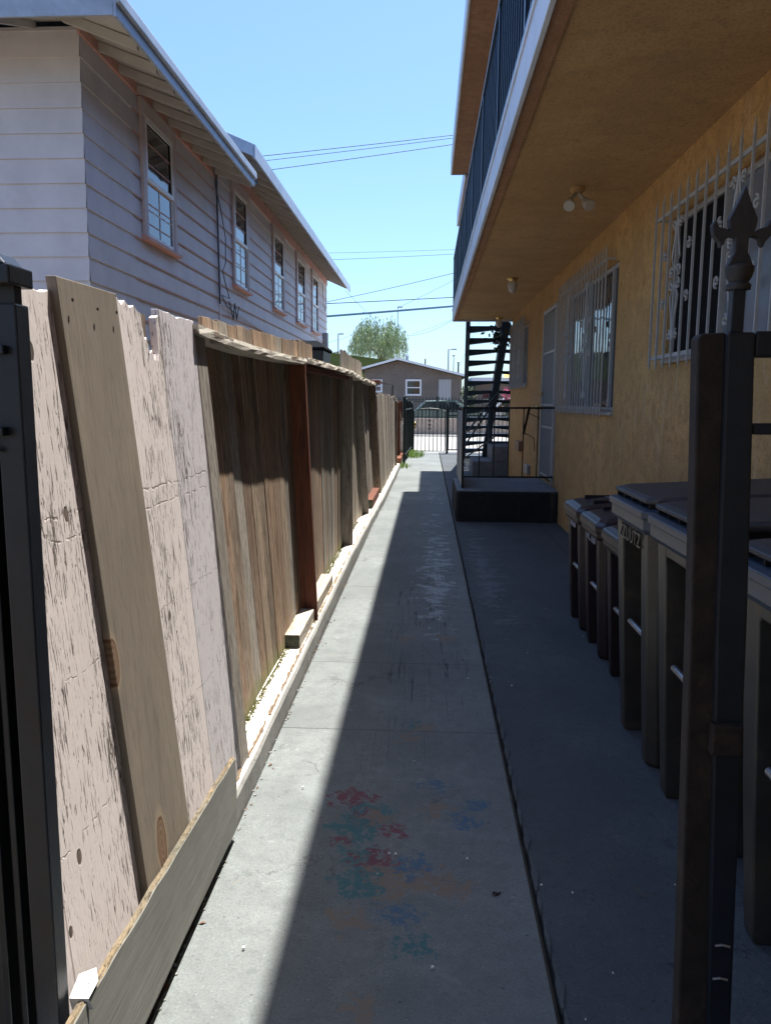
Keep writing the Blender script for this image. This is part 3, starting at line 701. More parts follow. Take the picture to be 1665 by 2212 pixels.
# roofs: lower hipped part near, higher gabled part beyond
SL = .36
def roofplane(name, pts, th=.05, mat=M_shing):
    m = MB(); m.prism(pts, (0, 0, th)); return m.build(name, mat, house)
z1 = 4.44; xe = -2.42; ye = 6.22
rz = lambda d: z1+.035+SL*d
roofplane('roof', [(xe, ye, rz(0)), (xe, 11.2, rz(0)), (-7.4, 11.2, rz(4.98)), (xe-4.98, ye+4.98, rz(4.98))])
roofplane('roof', [(xe, ye, rz(0)), (xe-4.98, ye+4.98, rz(4.98)), (-12.4, ye, rz(0))])
z2 = 4.77; xe2 = -2.37; q = lambda d: z2+.035+.42*d
roofplane('upper_roof', [(xe2, 10.75, q(0)), (xe2, 23.5, q(0)), (-7.5, 23.5, q(5.13)), (-7.5, 10.75, q(5.13))])
# sheathing boards under the eaves (lighter) and rafter tails
g = MB(); g.prism([(xe, ye, rz(0)-.004), (xe, 11.1, rz(0)-.004), (HX-.05, 11.1, rz(.63)-.004), (HX-.05, ye, rz(.63)-.004)], (0, 0, -.016)); g.build('eave_boards', M_raf, house)
g = MB(); g.prism([(xe2, 10.77, q(0)-.004), (xe2, 23.48, q(0)-.004), (HX-.05, 23.48, q(.68)-.004), (HX-.05, 10.77, q(.68)-.004)], (0, 0, -.016)); g.build('eave_boards', M_raf, house)
g = MB(); g.prism([(xe-.05, ye, rz(0)-.004), (-12.4, ye, rz(0)-.004), (-12.4, HY+.05, rz(.63)-.004), (xe-.6, HY+.05, rz(.63)-.004)], (0, 0, -.016)); g.build('eave_boards', M_raf, house)
def rafter(y, x0, zf, sl, d):
    m = MB(); m.prism([(x0-.03, y, zf-.022), (x0-.03, y, zf-.10), (x0-d, y, zf-.10+sl*(d-.0)), (x0-d, y, zf-.022+sl*d)], (0, .045, 0)); m.build('rafter', M_raf, house)
y = 6.75
while y < 10.9: rafter(y, xe, rz(0), SL, .66); y += .46
y = 11.35
while y < 23.2: rafter(y, xe2, q(0), .42, .72); y += .50
x = -3.4
while x > -6.5:
    m = MB(); m.prism([(x, ye+.03, rz(0)-.022), (x, ye+.03, rz(0)-.10), (x, HY, rz(.65)-.10), (x, HY, rz(.65)-.022)], (.045, 0, 0)); m.build('rafter', M_raf, house); x -= .5
g = MB(); g.box(xe-.005, xe+.022, ye-.02, 10.9, z1-.06, z1+.10); g.box(-12.4, xe-.005, ye-.022, ye, z1-.05, z1+.10); g.build('fascia', M_fascia, house, bevel=.003)
g = MB(); g.box(xe2-.005, xe2+.022, 10.74, 23.52, z2-.07, z2+.11); g.prism([(xe2, 10.72, z2-.05), (xe2, 10.72, z2+.11), (-7.5, 10.72, q(5.13)+.08), (-7.5, 10.72, q(5.13)-.08)], (0, .03, 0)); g.build('fascia', M_fascia, house, bevel=.003)
g = MB(); g.box(xe+.022, xe+.06, ye-.04, 10.9, z1+.03, z1+.12); g.build('gutter', M_fascia, house, bevel=.01)
# conduit and loose cables on the wall
g = MB(); g.tube([(HX+.04, 11.05, 4.86), (HX+.04, 11.06, 3.9), (HX+.04, 11.08, 2.85)], .012, 8); g.build('conduit', M_wire, house)
g = MB(); g.tube([(HX+.05, 10.85, 4.8), (HX+.06, 10.9, 4.4), (HX+.07, 11.12, 4.15), (HX+.07, 11.35, 3.8), (HX+.07, 11.32, 3.45), (HX+.07, 11.15, 3.3), (HX+.07, 11.35, 3.1), (HX+.06, 11.55, 2.98), (HX+.05, 11.15, 2.98), (HX+.05, 11.4, 2.86), (HX+.05, 12.0, 2.80)], .007, 6); g.build('cable', M_wire, house)
g = MB(); g.tube([(HX+.035, 11.2, 2.85), (HX+.035, 14, 2.72), (HX+.035, 18, 2.62), (HX+.035, 21.5, 2.70)], .009, 6); g.build('cable', M_raf, house)
g = MB(); g.tube([(HX+.04, 11.6, 2.95), (HX+.06, 11.75, 2.7), (HX+.06, 11.85, 2.95), (HX+.06, 11.95, 2.72), (HX+.06, 12.1, 2.93)], .008, 6); g.tube([(HX+.05, 21.8, 4.7), (HX+.06, 21.9, 4.2), (HX+.06, 22.3, 4.0), (HX+.05, 22.5, 4.4), (HX+.05, 22.5, 4.7)], .006, 6); g.build('cable', M_wire, house)
g = MB(); g.box(HX+.016, HX+.10, 11.02, 11.14, 4.70, 4.86); g.build('junction_box', M_trimw, house, bevel=.005)
g = MB(); g.box(HX+.02, HX+.14, 22.1, 22.35, 3.0, 3.4); g.build('meter_box', M_boxgrey, house, bevel=.01)

# ================================================================ ochre apartment building
apt = thing('apartment_building', 'ochre stucco two storey apartment building on the right with barred windows and a balcony walkway', 'building', (1.63, 5, 0))
WX = 1.63; Y0 = -4.0; Y1 = 15.6; ZS = 3.10
def wall_open(x, y0, y1, z0, z1, ops, depth, mat, name):
    m = MB(); ysx = sorted({y0, y1, *[o[0] for o in ops], *[o[1] for o in ops]}); zsx = sorted({z0, z1, *[o[2] for o in ops], *[o[3] for o in ops]})
    for a, b in zip(ysx, ysx[1:]):
        for c, d in zip(zsx, zsx[1:]):
            if any(a >= o[0]-1e-6 and b <= o[1]+1e-6 and c >= o[2]-1e-6 and d <= o[3]+1e-6 for o in ops): continue
            m.add([(x, a, c), (x, b, c), (x, b, d), (x, a, d)], [(0, 1, 2, 3)])
    for (a, b, c, d) in ops:
        e = x+depth
        m.add([(x, a, c), (x, b, c), (x, b, d), (x, a, d), (e, a, c), (e, b, c), (e, b, d), (e, a, d)], [(0, 1, 5, 4), (1, 2, 6, 5), (2, 3, 7, 6), (3, 0, 4, 7)])
    m.add([(x, y1, z0), (x+6, y1, z0), (x+6, y1, z1), (x, y1, z1)], [(0, 1, 2, 3)])
    return m.build(name, mat, apt)
WC = (2.35, 5.52, 1.80, 2.72); WB = (6.98, 9.40, 1.42, 2.72); WA = (13.05, 14.95, 1.78, 2.80); DR = (10.02, 11.15, .44, 2.74)
wall_open(WX, Y0, Y1, 0, ZS+.2, [WC, WB, WA, DR], .07, M_ochre, 'wall')
wall_open(WX, Y0, Y1, ZS+.2, 5.48, [], .07, M_salmon, 'upper_wall')
def window(o, panes, glassmats):
    y0, y1, z0, z1 = o; w = part('window', apt, (WX, (y0+y1)/2, z0)); X = WX+.035
    m = MB(); s = .035; m.box(X-.01, X+.03, y0, y0+s, z0, z1); m.box(X-.01, X+.03, y1-s, y1, z0, z1); m.box(X-.011, X+.03, y0+s, y1-s, z0, z0+s); m.box(X-.011, X+.03, y0+s, y1-s, z1-s, z1)
    for p in panes: m.box(X-.014, X+.028, p-.025, p+.025, z0+s, z1-s)
    m.build('frame', M_ironw, w, bevel=.002)
    es = [y0+s]+list(panes)+[y1-s]
    for i, (a, b) in enumerate(zip(es, es[1:])):
        g = MB(); g.box(X+.010, X+.016, a, b, z0+s, z1-s); g.build('pane', glassmats[i % len(glassmats)], w)
    g = MB(); g.box(WX-.03, X, y0-.02, y1+.02, z0-.035, z0-.003); g.build('sill', M_ironw, w, bevel=.003)
    return w
def spiral(m, c, r0, turns, sgn, start, X, rad=.0075, n=16):
    path = []
    for i in range(n+1):
        t = i/n; r = r0*(1-.72*t); a = start+sgn*turns*2*PI*t; path.append((X, c[0]+r*math.cos(a), c[1]+r*math.sin(a)))
    m.tube(path, rad, 5)
def grille(w, y0, y1, z0, z1, n, X, orn):
    m = MB(); b = .0065
    for i in range(n):
        y = y0+(y1-y0)*i/(n-1); m.box(X-b, X+b, y-b, y+b, z0+.06, z1-.07)
        m.lathe([(b*1.2, 0), (b*1.5, .012), (b*.9, .03), (.001, .07)], (X, y, z1-.07), 'z', 6)
        m.lathe([(.001, -.06), (b*1.4, -.02), (b*1.1, 0)], (X, y, z0+.06), 'z', 6)
    for z in (z0+.085, z1-.13): m.box(X-.004+.011, X+.018, y0-.0, y1+.0, z-.012, z+.012)
    for y in (y0, y1):
        for z in (z0+.085, z1-.13): m.box(X+.01, WX+.0, y-.008, y+.008, z-.008, z+.008)
    for yc in orn:
        zc = (z0+z1)/2; d = (y1-y0)/(n-1)
        for sg in (-1, 1):
            m.tube([(X, yc+sg*.012, zc+.05), (X, yc+sg*d*.45, zc+.12), (X, yc+sg*.02, z1-.28), (X, yc, z1-.2)], .008, 5)
            m.tube([(X, yc+sg*.012, zc-.05), (X, yc+sg*d*.45, zc-.12), (X, yc+sg*.02, z0+.28), (X, yc+sg*.01, z0+.18)], .008, 5)
            spiral(m, (yc+sg*d*.42, z0+.21), .032, 1.1, sg, PI/2, X); spiral(m, (yc+sg*d*.42, z1-.24), .032, 1.1, -sg, -PI/2, X)
            spiral(m, (yc+sg*d*.40, zc+.04), .036, 1.1, sg, -PI/2, X); spiral(m, (yc+sg*d*.40, zc-.05), .036, 1.1, -sg, PI/2, X)
            spiral(m, (yc+sg*d*1.45, zc+.16), .034, 1.2, -sg, PI/2, X); spiral(m, (yc+sg*d*1.45, zc-.14), .034, 1.2, sg, -PI/2, X)
    return m.build('grille', M_ironw, w)
w = window(WC, (3.75, 4.62), (M_glass2, M_glass2, M_screen)); grille(w, 2.40, 5.60, 1.72, 2.86, 21, WX-.085, (5.12, 4.16))
w = window(WB, (7.28, 8.3), (M_glass, M_glass, M_glass)); grille(w, 7.10, 9.55, 1.36, 2.88, 19, WX-.085, (7.9, 8.9))
w = window(WA, (14.0,), (M_glass2, M_glass)); grille(w, 12.95, 15.05, 1.72, 2.92, 18, WX-.085, (13.6, 14.4))
# security door
d = part('security_door', apt, (WX, 10.6, .44)); y0, y1, z0, z1 = DR; X = WX-.01
m = MB(); s = .055; m.box(X-.025, X+.03, y0, y0+s, z0, z1); m.box(X-.025, X+.03, y1-s, y1, z0, z1); m.box(X-.026, X+.03, y0+s, y1-s, z1-s, z1); m.build('door_frame', M_ironw, d, bevel=.002)
m = MB()
for i in range(11):
    y = y0+.11+(y1-y0-.22)*i/10; m.box(X-.006, X+.006, y-.007, y+.007, z0+.05, z1-s)
for z in (z0+.06, z0+.72, z0+1.02, z0+1.72): m.box(X-.012, X+.012, y0+s, y1-s, z-.014, z+.014)
m.build('bars', M_ironw, d)
m = MB(); m.box(WX+.045, WX+.065, y0, y1, z0, z1); m.build('inner_door', plain("inner_door_paint", (.10, .095, .09), .6, 0, .1, 5, 0), d)
m = MB(); m.lathe([(.028, 0), (.028, -.012), (.012, -.014), (.012, -.04), (.028, -.05), (.030, -.066), (.018, -.08)], (X-.025, 11.05, 1.42), 'x', 16); m.lathe([(.026, 0), (.026, -.02), (.014, -.03)], (X-.025, 11.05, 1.62), 'x', 16)
m.build('handle', M_brass, d, smooth=True, auto=True)
m = MB(); m.tube([(WX-.14, 11.55, 1.42), (WX-.17, 11.9, 1.02)], .02, 10); m.tube([(WX-.14, 11.55, 1.33), (WX-.02, 11.3, 1.27)], .006, 6); m.tube([(WX-.17, 11.9, 1.04), (WX-.06, 11.55, .97), (WX-.05, 11.5, .78)], .006, 6)
m.build('door_closer', M_rust, d, smooth=True, auto=True)
# balcony slab with soffit, fascia, curb
BX = .46; BE = 15.6
g = MB(); g.box(BX+.02, WX+.05, Y0, BE-.02, ZS, ZS+.16); g.build('balcony_slab', M_soffit, apt)
g = MB(); g.box(BX+.02, BX+.10, Y0, BE-.021, ZS-.018, ZS-.001); g.build('drip_strip', M_salmon, apt)
g = MB(); g.box(BX-.005, BX+.02, Y0, BE, ZS-.045, ZS+.155); g.box(BX+.02, WX, BE-.02, BE+.004, ZS-.045, ZS+.155); g.build('fascia', M_bfascia, apt, bevel=.003)
g = MB(); g.box(BX-.015, BX+.03, Y0, BE+.01, ZS+.156, ZS+.185); g.build('edge_trim', M_bfascia, apt, bevel=.003)
rl = part('balcony_railing', apt, (BX, 8, ZS+.18)); zb = ZS+.20; zt = 4.27
g = MB(); g.box(BX+.0, BX+.035, Y0, BE, zb+.04, zb+.065); g.box(BX-.004, BX+.04, Y0, BE+.01, zt-.03, zt); g.box(BX+.04, WX-.02, BE-.03, BE, zt-.03, zt); g.box(BX+.04, WX-.02, BE-.03, BE-.005, zb+.04, zb+.065); g.build('rail', M_rail, rl)
k = 0; y = BE-.02
ybars = []
while y > 1.2: ybars.append(y); y -= .135
proto = None
for i, y in enumerate(ybars):
    post_ = i % 12 == 0
    if proto is None or post_:
        m = MB(); r_ = .018 if post_ else .007; m.box(-r_, r_, -r_, r_, zb-.02, zt-.03); o = m.build('post' if post_ else 'baluster', M_rail, rl); o.location = (BX+.018, y, 0)
        o.matrix_parent_inverse = rl.matrix_basis.inverted()
        if not post_ and proto is None: proto = o
    else:
        if proto.data.name.startswith('post'): continue
        o = proto.copy(); COL.objects.link(o); o.location = (BX+.018, y, 0)
    if i == 0: proto = None
# sheet added behind the bars only to make the railing read dark
g = MB(); g.box(BX+.030, BX+.034, Y0, BE-.04, zb+.065, zt-.03); g.build('dark_filler_sheet', M_rail, rl)
# roof slab and its eaves, stepping back towards the far end
g = MB(); g.box(.37, 8, Y0, 14.35, 5.48, 5.55); g.box(.62, 8, 14.35, 18.2, 5.44, 5.51); g.build('roof_soffit', M_salmon, apt)
g = MB(); g.box(.344, .37, Y0, 14.37, 5.46, 5.75); g.box(.37, .62, 14.35, 14.372, 5.46, 5.75); g.box(.594, .62, 14.372, 18.2, 5.42, 5.72); g.box(.594, 8, 18.2, 18.222, 5.42, 5.72); g.build('roof_fascia', M_bfascia, apt, bevel=.003)
g = MB(); g.box(.36, 8, Y0, 14.36, 5.56, 5.77); g.box(.61, 8, 14.36, 18.21, 5.52, 5.74); g.build('roof', M_shing, apt)
# end wall wing behind the staircase
g = MB(); g.box(2.3, 6, 15.61, 21.5, 0, 5.40); g.build('far_wing', M_ochre, apt)
# unseen blocks added behind the camera to keep skylight off the near walk
g = MB(); g.box(-1.6, WX, -9, -1.0, 2.75, 5.4); g.build('sky_blocker', M_ochre, apt)
g = MB(); g.box(-1.6, -1.3, -9, -1.0, 0, 2.75); g.build('sky_blocker_side', M_ochre, apt)
# wall fittings
g = MB(); g.box(WX-.07, WX-.001, 13.35, 13.9, .66, .82); g.build('mailbox', M_buff, apt, bevel=.008)
g = MB(); g.box(WX-.05, WX-.001, 12.3, 12.7, .36, .50); g.build('outlet_box', M_boxgrey, apt, bevel=.005)
put_text('relief_lettering', 'fired', .16, M_ochre, Matrix.Translation((WX-.004, 9.55, .82)) @ Matrix.Rotation(PI/2, 4, 'X') @ Matrix.Rotation(-PI/2, 4, 'Y') @ Matrix.Rotation(PI/2, 4, 'Z'), apt, .004) if False else None

# lamps under the soffit
fl2 = thing('floodlight', 'twin headed floodlight under the balcony soffit near the large barred window', 'lamp', (1.10, 6.16, ZS))
g = MB(); g.lathe([(.055, 0), (.055, -.02), (.045, -.035), (.015, -.045)], (1.10, 6.16, ZS), 'z', 20); g.build('base', M_soffit, fl2, smooth=True, auto=True)
for sg, mt in ((-1, M_lampw), (1, M_clear)):
    a = Vector((1.10, 6.16, ZS-.03)); b = a+Vector((sg*.05, -.02, -.06)); c = b+Vector((-.025 if sg < 0 else .03, -.085, -.07))
    g = MB(); g.tube([a, b, b+(c-b)*.25], .014, 8); hd = g.build('arm', M_lampw, fl2, smooth=True)
    g = MB(); dd = (c-b); g.tube([b, b+dd*.15, b+dd*.45, b+dd*.8, b+dd*.95], [.018, .024, .034, .043, .041], 16); g.build('bulb', mt, fl2, smooth=True, auto=True)
for (x, y, lb) in ((1.08, 10.45, 'small brass and glass jar lamp under the balcony soffit near the security door'), (1.33, 15.2, 'small jar lamp at the far end of the balcony soffit above the staircase')):
    t = thing('jar_lamp', lb, 'lamp', (x, y, ZS), 'jar lamps under the balcony')
    g = MB(); g.lathe([(.075, 0), (.075, -.012), (.055, -.03), (.05, -.05)], (x, y, ZS), 'z', 20); g.build('base', M_brass, t, smooth=True, auto=True)
    g = MB(); g.lathe([(.055, -.05), (.066, -.08), (.062, -.13), (.04, -.175), (.012, -.195)], (x, y, ZS), 'z', 20); g.build('shade', M_lampw, t, smooth=True, auto=True)

# ================================================================ landing with railing
g = MB(); rings = []
def rr(x0, x1, y0, y1, z, r=.03): return [(x0+r, y0, z), (x1, y0, z), (x1, y1, z), (x0+r, y1, z), (x0, y1-r, z), (x0, y0+r, z)]
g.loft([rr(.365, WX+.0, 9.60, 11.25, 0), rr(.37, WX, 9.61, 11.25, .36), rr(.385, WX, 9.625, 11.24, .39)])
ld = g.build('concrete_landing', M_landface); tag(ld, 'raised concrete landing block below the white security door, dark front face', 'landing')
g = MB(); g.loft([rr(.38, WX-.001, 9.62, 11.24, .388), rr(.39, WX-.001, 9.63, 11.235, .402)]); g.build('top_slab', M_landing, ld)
rw = thing('iron_railing', 'black iron railing around the concrete landing by the security door', 'railing', (.45, 9.85, .39))
def rb(name, a, b, w=.022, mat=M_iron): m = MB(); m.bar(a, b, w); return m.build(name, mat, rw)
rb('post', (.452, 9.85, .39), (.452, 9.85, 1.42), .03); rb('post', (.452, 11.15, .0), (.452, 11.15, 1.42), .03)
rb('top_rail', (.452, 9.85, 1.42), (WX-.02, 9.98, 1.425), .024); rb('bottom_rail', (.452, 9.85, .55), (WX-.02, 9.98, .54), .022)
for x in (.66, .845, 1.03, 1.215, 1.40): rb('baluster', (x, 9.86+.1*(x-.45), .55), (x, 9.86+.1*(x-.45), 1.42), .014)
rb('side_rail', (.452, 9.85, .52), (.452, 11.15, .52), .02); rb('top_rail', (.452, 9.85, 1.42), (.452, 11.15, 1.42), .024)
m = MB(); m.box(.441, .449, 9.90, 11.55, .42, 1.38); m.build('side_panel', M_panel, rw)

# concrete steps beside far wall corner
st = MB(); st.box(.92, 1.9, 15.75, 16.9, 0, .30); st.box(1.30, 1.9, 15.74, 16.9, .30, .60)
stp = st.build('concrete_steps', M_landing, bevel=.012); tag(stp, 'two grey concrete steps at the far corner of the ochre wall under the staircase', 'steps')

# ================================================================ open riser staircase up to the balcony
sc_ = thing('staircase', 'blue black open riser steel staircase rising to the far end of the balcony', 'staircase', (1.4, 20.5, 0))
N = 15
def lx(t): return .80+.20*t          # left stringer plan line
top_y, bot_y = 15.75, 20.6
def st_z(y): return 3.12*(bot_y-y)/(bot_y-top_y)
def stringer(x0, x1, w, dz=.28, yb=20.55):
    m = MB(); m.prism([(x0, top_y, 3.16), (x0, top_y, 3.16-dz), (x1, yb, -.02+.0), (x1, yb, .18)], (w, 0, 0)); return m.build('stringer', M_stair, sc_)
stringer(.73, .92, .09); stringer(1.44, 1.44, .15); stringer(2.2, 2.2, .05)
for i in range(N):
    t = (i+.5)/N; y = top_y+(bot_y-top_y)*t; z = 3.12-3.12*t-.02
    m = MB(); xl = .80+.18*t
    m.prism([(xl, y-.08, z), (2.22, y-.08, z), (2.22, y-.08, z-.12), (1.5, y-.08, z-.045), (xl, y-.08, z-.125)], (0, .27, 0)); m.build('tread', M_stair, sc_)
for (x, y, z1_) in ((1.44, 17.9, 1.72), (2.1, 16.0, 3.0), (2.0, 18.2, 2.9)):
    m = MB(); m.bar((x, y, 0), (x, y, z1_), .09); m.build('column', M_stair, sc_)
m = MB(); m.bar((.90, 20.6, .95), (.95, 17.6, 1.2), .03); m.bar((.9, 20.5, 0), (.9, 20.5, .95), .035); m.bar((.92, 18.6, .5), (1.5, 16.9, 1.6), .03); m.bar((.94, 18.4, .8), (1.5, 16.7, 1.72), .03); m.bar((.9, 18.9, .12), (1.5, 17.2, .75), .025); m.build('handrail', M_stair, sc_)
random.seed(2)
for i in range(7):
    x = .70+.13*i; m = MB(); m.bar((x, 13.2+.02*i, .02), (x, 13.2+.02*i, 1.1), .014)
# shrub-like clutter hanging at stair head
m = MB()
for i in range(130):
    p = Vector((1.48+random.gauss(0, .12), 16.2+random.gauss(0, .2), 2.85+random.gauss(0, .12))); u = Vector((random.uniform(-1, 1), random.uniform(-1, 1), random.uniform(-1, 1))).normalized()*.06; v = u.orthogonal().normalized()*.04
    m.add([p-u, p+v, p+u, p-v], [(0, 1, 2, 3)])
hp = thing('hanging_plant', 'dark dried hanging plant at the head of the staircase', 'plant', (1.48, 16.2, 3.0)); m.build('foliage', M_leafd, hp)
m = MB(); m.tube([(1.48, 16.2, 3.08), (1.47, 16.2, 2.8)], .008, 6); m.build('stem', M_bark, hp)

# ================================================================ wheeled carts
def cart_mesh(W_, D_, H_, kind, mats, name, label, loc, group, txt=None, stick=False, raised=0.0):
    """front of the cart faces -X; loc is the base centre"""
    t = thing(name, label, 'bin', (0, 0, 0), group)
    bm_, lm_ = mats
    def ring(z, wf, df, notch, xoff=0):
        w = W_/2*wf; f = -D_/2*df+xoff; b = D_/2*.94; nw = W_*.25; c = .035
        return [(f+c, -w, z), (f, -w+c, z), (f, -nw, z), (f+notch, -nw+.012, z), (f+notch, nw-.012, z), (f, nw, z), (f, w-c, z), (f+c, w, z), (b-c, w, z), (b, w-c, z), (b, -w+c, z), (b-c, -w, z)]
    zt = H_*.86
    g = MB(); g.loft([ring(0.0, .80, .80, .15), ring(.02, .83, .82, .17), ring(zt*.5, .90, .89, .17), ring(zt, .955, .95, .15), ring(zt+.03, .96, .955, .002), ring(H_-.05, .975, .965, .0)])
    body = g.build('body', bm_, t, bevel=.016)
    g = MB(); g.loft([ring(H_-.075, 1.0, 1.0, 0), ring(H_-.055, 1.03, 1.03, 0), ring(H_-.01, 1.03, 1.03, 0)]); g.build('rim', M_rim if kind == 'big' else bm_, t, bevel=.005)
    # lid
    def lr(z, wf, df, bz=0): 
        w = W_/2*wf; f = -D_/2*df; b = D_/2*1.02; c = .04
        base_ = [(f+c, -w), (f, -w+c), (f, w-c), (f+c, w), (b-c, w), (b, w-c), (b, -w+c), (b-c, -w)]
        return [(x, y, z+bz*(x-f)/(b-f)) for x, y in base_]
    r0 = H_+.002
    if kind == 'big':
        g = MB(); g.loft([lr(r0-.012, 1.06, 1.06), lr(r0+.016, 1.06, 1.06), lr(r0+.024, .98, .99)]); g.build('lid_flange', M_rim, t, bevel=.003)
        g = MB(); g.loft([lr(r0+.044+raised, .98, 1.0, .02), lr(r0+.060+raised, .99, 1.01, .025), lr(r0+.070+raised, .90, .93, .035)]); lid = g.build('lid', lm_, t, bevel=.005)
        g = MB()
        for k in range(5):
            y = -W_/2*.86+W_*.86*k/4; g.box(-D_/2*.97, -D_/2*.90, y-.004, y+.004, r0+.02, r0+.052+raised)
        g.box(-D_/2*.90, D_/2*.95, -W_/2*.90, W_/2*.90, r0+.02, r0+.046+raised); g.build('lid_rib', M_black, t)
        g = MB(); g.bar((D_/2*.0, -W_/2*.92, r0+.128+raised), (D_/2*.0, W_/2*.92, r0+.128+raised), .012); 
    else:
        g = MB(); g.loft([lr(r0-.03, 1.07, 1.07), lr(r0+.01, 1.07, 1.07), lr(r0+.03, 1.0, 1.02, .02), lr(r0+.045, .80, .90, .055)]); lid = g.build('lid', lm_, t, bevel=.007)
        g = MB(); g.box(-D_*.30, D_*.34, -W_*.30, -W_*.27, r0+.055, r0+.078); g.build('lid_ridge', lm_, t, bevel=.004)
        g = MB(); g.box(-D_*.30, D_*.34, W_*.27, W_*.30, r0+.055, r0+.078); g.build('lid_ridge', lm_, t, bevel=.004)
        if stick:
            g = MB(); g.add([(-D_*.05, -W_*.2, r0+.0735), (D_*.16, -W_*.2, r0+.083), (D_*.16, W_*.2, r0+.083), (-D_*.05, W_*.2, r0+.0735)], [(0, 1, 2, 3)]); stc = g.build('sticker', M_stick, t)
            g = MB()
            for q_ in range(4): g.add([(-D_*.02, -W_*.13+q_*W_*.08, r0+.0770), (D_*.13, -W_*.13+q_*W_*.08, r0+.0838), (D_*.13, -W_*.10+q_*W_*.08, r0+.0838), (-D_*.02, -W_*.10+q_*W_*.08, r0+.0770)], [(0, 1, 2, 3)])
            g.build('sticker_print', M_black, stc)
    g = MB(); g.tube([(D_/2*1.05, -W_*.42, r0-.0), (D_/2*1.12, -W_*.40, r0+.01), (D_/2*1.12, W_*.40, r0+.01), (D_/2*1.05, W_*.42, r0)], .014, 8); g.build('handle', M_black, t, smooth=True)
    for sg in (-1, 1):
        g = MB(); c = (D_/2*.90, sg*W_*.44, .11)
        g.lathe([(.10, -.025), (.11, -.018), (.11, .018), (.10, .025)], c, 'y', 24); wh = g.build('wheel', M_black, t, smooth=True, auto=True)
    fx = -D_/2*.88
    g = MB(); g.tube([(fx+.018, -W_*.20, H_*.50), (fx+.018, W_*.20, H_*.50)], .013, 10); g.build('catch_bar', M_metal, t, smooth=True, auto=True)
    if txt:
        Mx = Matrix.Translation((-D_/2*.975, 0, H_*.885)) @ Matrix.Rotation(-PI/2, 4, 'Z') @ Matrix.Rotation(PI/2, 4, 'X')
        put_text('stencil_lettering' if kind != 'big' else 'embossed_lettering', txt, .075 if kind != 'big' else .085, M_ink if kind != 'big' else M_emb, Mx, t, .0015 if kind != 'big' else .003)
    t.location = loc; return t
G1 = 'brown carts along the ochre wall'; G2 = 'large grey carts along the ochre wall'
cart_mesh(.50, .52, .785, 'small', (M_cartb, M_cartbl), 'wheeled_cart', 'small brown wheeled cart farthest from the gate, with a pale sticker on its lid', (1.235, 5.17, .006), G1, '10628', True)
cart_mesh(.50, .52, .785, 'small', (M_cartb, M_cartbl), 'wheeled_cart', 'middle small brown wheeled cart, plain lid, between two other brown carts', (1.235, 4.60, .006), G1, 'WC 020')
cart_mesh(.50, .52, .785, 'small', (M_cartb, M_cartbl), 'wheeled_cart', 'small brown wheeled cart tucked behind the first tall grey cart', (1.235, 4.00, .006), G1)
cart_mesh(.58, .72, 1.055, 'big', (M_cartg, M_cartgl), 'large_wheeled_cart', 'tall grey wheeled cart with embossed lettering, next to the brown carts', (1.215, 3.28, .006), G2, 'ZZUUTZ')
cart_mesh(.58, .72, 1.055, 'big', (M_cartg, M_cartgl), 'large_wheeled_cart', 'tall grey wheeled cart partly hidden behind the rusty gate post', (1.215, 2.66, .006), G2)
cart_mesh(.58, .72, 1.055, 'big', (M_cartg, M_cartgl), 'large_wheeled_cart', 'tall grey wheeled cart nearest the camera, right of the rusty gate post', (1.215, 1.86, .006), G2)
# black bin on a stand behind the fence
bb = MB(); bb.box(-1.75, -1.15, 8.35, 9.6, 0, 1.05); o = bb.build('timber_stand', M_grey, bevel=.01); tag(o, 'timber stand behind the fence under the black bin', 'stand')
t = thing('black_bin', 'black plastic bin showing above the fence where the boards are lower', 'bin', (-1.45, 9, 1.05))
g = MB(); g.loft([[(-1.62, 8.75, 1.05), (-1.22, 8.75, 1.05), (-1.22, 9.3, 1.05), (-1.62, 9.3, 1.05)], [(-1.68, 8.68, 2.06), (-1.17, 8.68, 2.06), (-1.17, 9.35, 2.06), (-1.68, 9.35, 2.06)]]); g.build('body', M_navy, t, bevel=.01)
g = MB(); g.loft([[(-1.70, 8.66, 2.062), (-1.15, 8.66, 2.062), (-1.15, 9.37, 2.062), (-1.70, 9.37, 2.062)], [(-1.70, 8.66, 2.09), (-1.15, 8.66, 2.09), (-1.15, 9.37, 2.09), (-1.70, 9.37, 2.09)], [(-1.6, 8.8, 2.17), (-1.25, 8.8, 2.17), (-1.25, 9.25, 2.17), (-1.6, 9.25, 2.17)]]); g.build('lid', plain("bin_lid_black", (.010, .012, .015), .95, 0, .2, 20, 0, spec=.1), t, bevel=.01)

# ================================================================ far iron gate across the walk
ig = thing('iron_gate', 'arched black iron gate closing the far end of the walk', 'gate', (.05, 22.3, 0))
GY = 22.3
def ib(nm, a, b, w, par=ig, mat=M_iron_far): m = MB(); m.bar(a, b, w); return m.build(nm, mat, par)
def arch(x): return 1.30-.058*((x-.05)/.44)**2
m = MB(); m.tube([(-.40, GY, .08), (-.40, GY, arch(-.40)), (-.2, GY, arch(-.2)), (.05, GY, arch(.05)), (.3, GY, arch(.3)), (.50, GY, arch(.50)), (.50, GY, .08), (-.40, GY, .08)], .018, 6); m.build('leaf_frame', M_iron_far, ig)
for i in range(1, 8):
    x = -.40+.90*i/8; ib('bar', (x, GY, .08), (x, GY, arch(x)), .021)
m = MB()
for (cx_, cz_) in ((.05, .95), (.05, .83), (.05, .72)):
    for sg in (-1, 1):
        path = [(cx_+sg*(.01+.035*math.cos(a*.5)), GY-.02, cz_+.03*math.sin(a*.9)) for a in range(8)]; m.tube(path, .008, 5)
m.build('scrollwork', M_iron, ig)
m = MB(); m.box(-.40, -.33, GY-.03, GY-.018, .74, .92); pl = m.build('lock_plate', M_iron, ig)
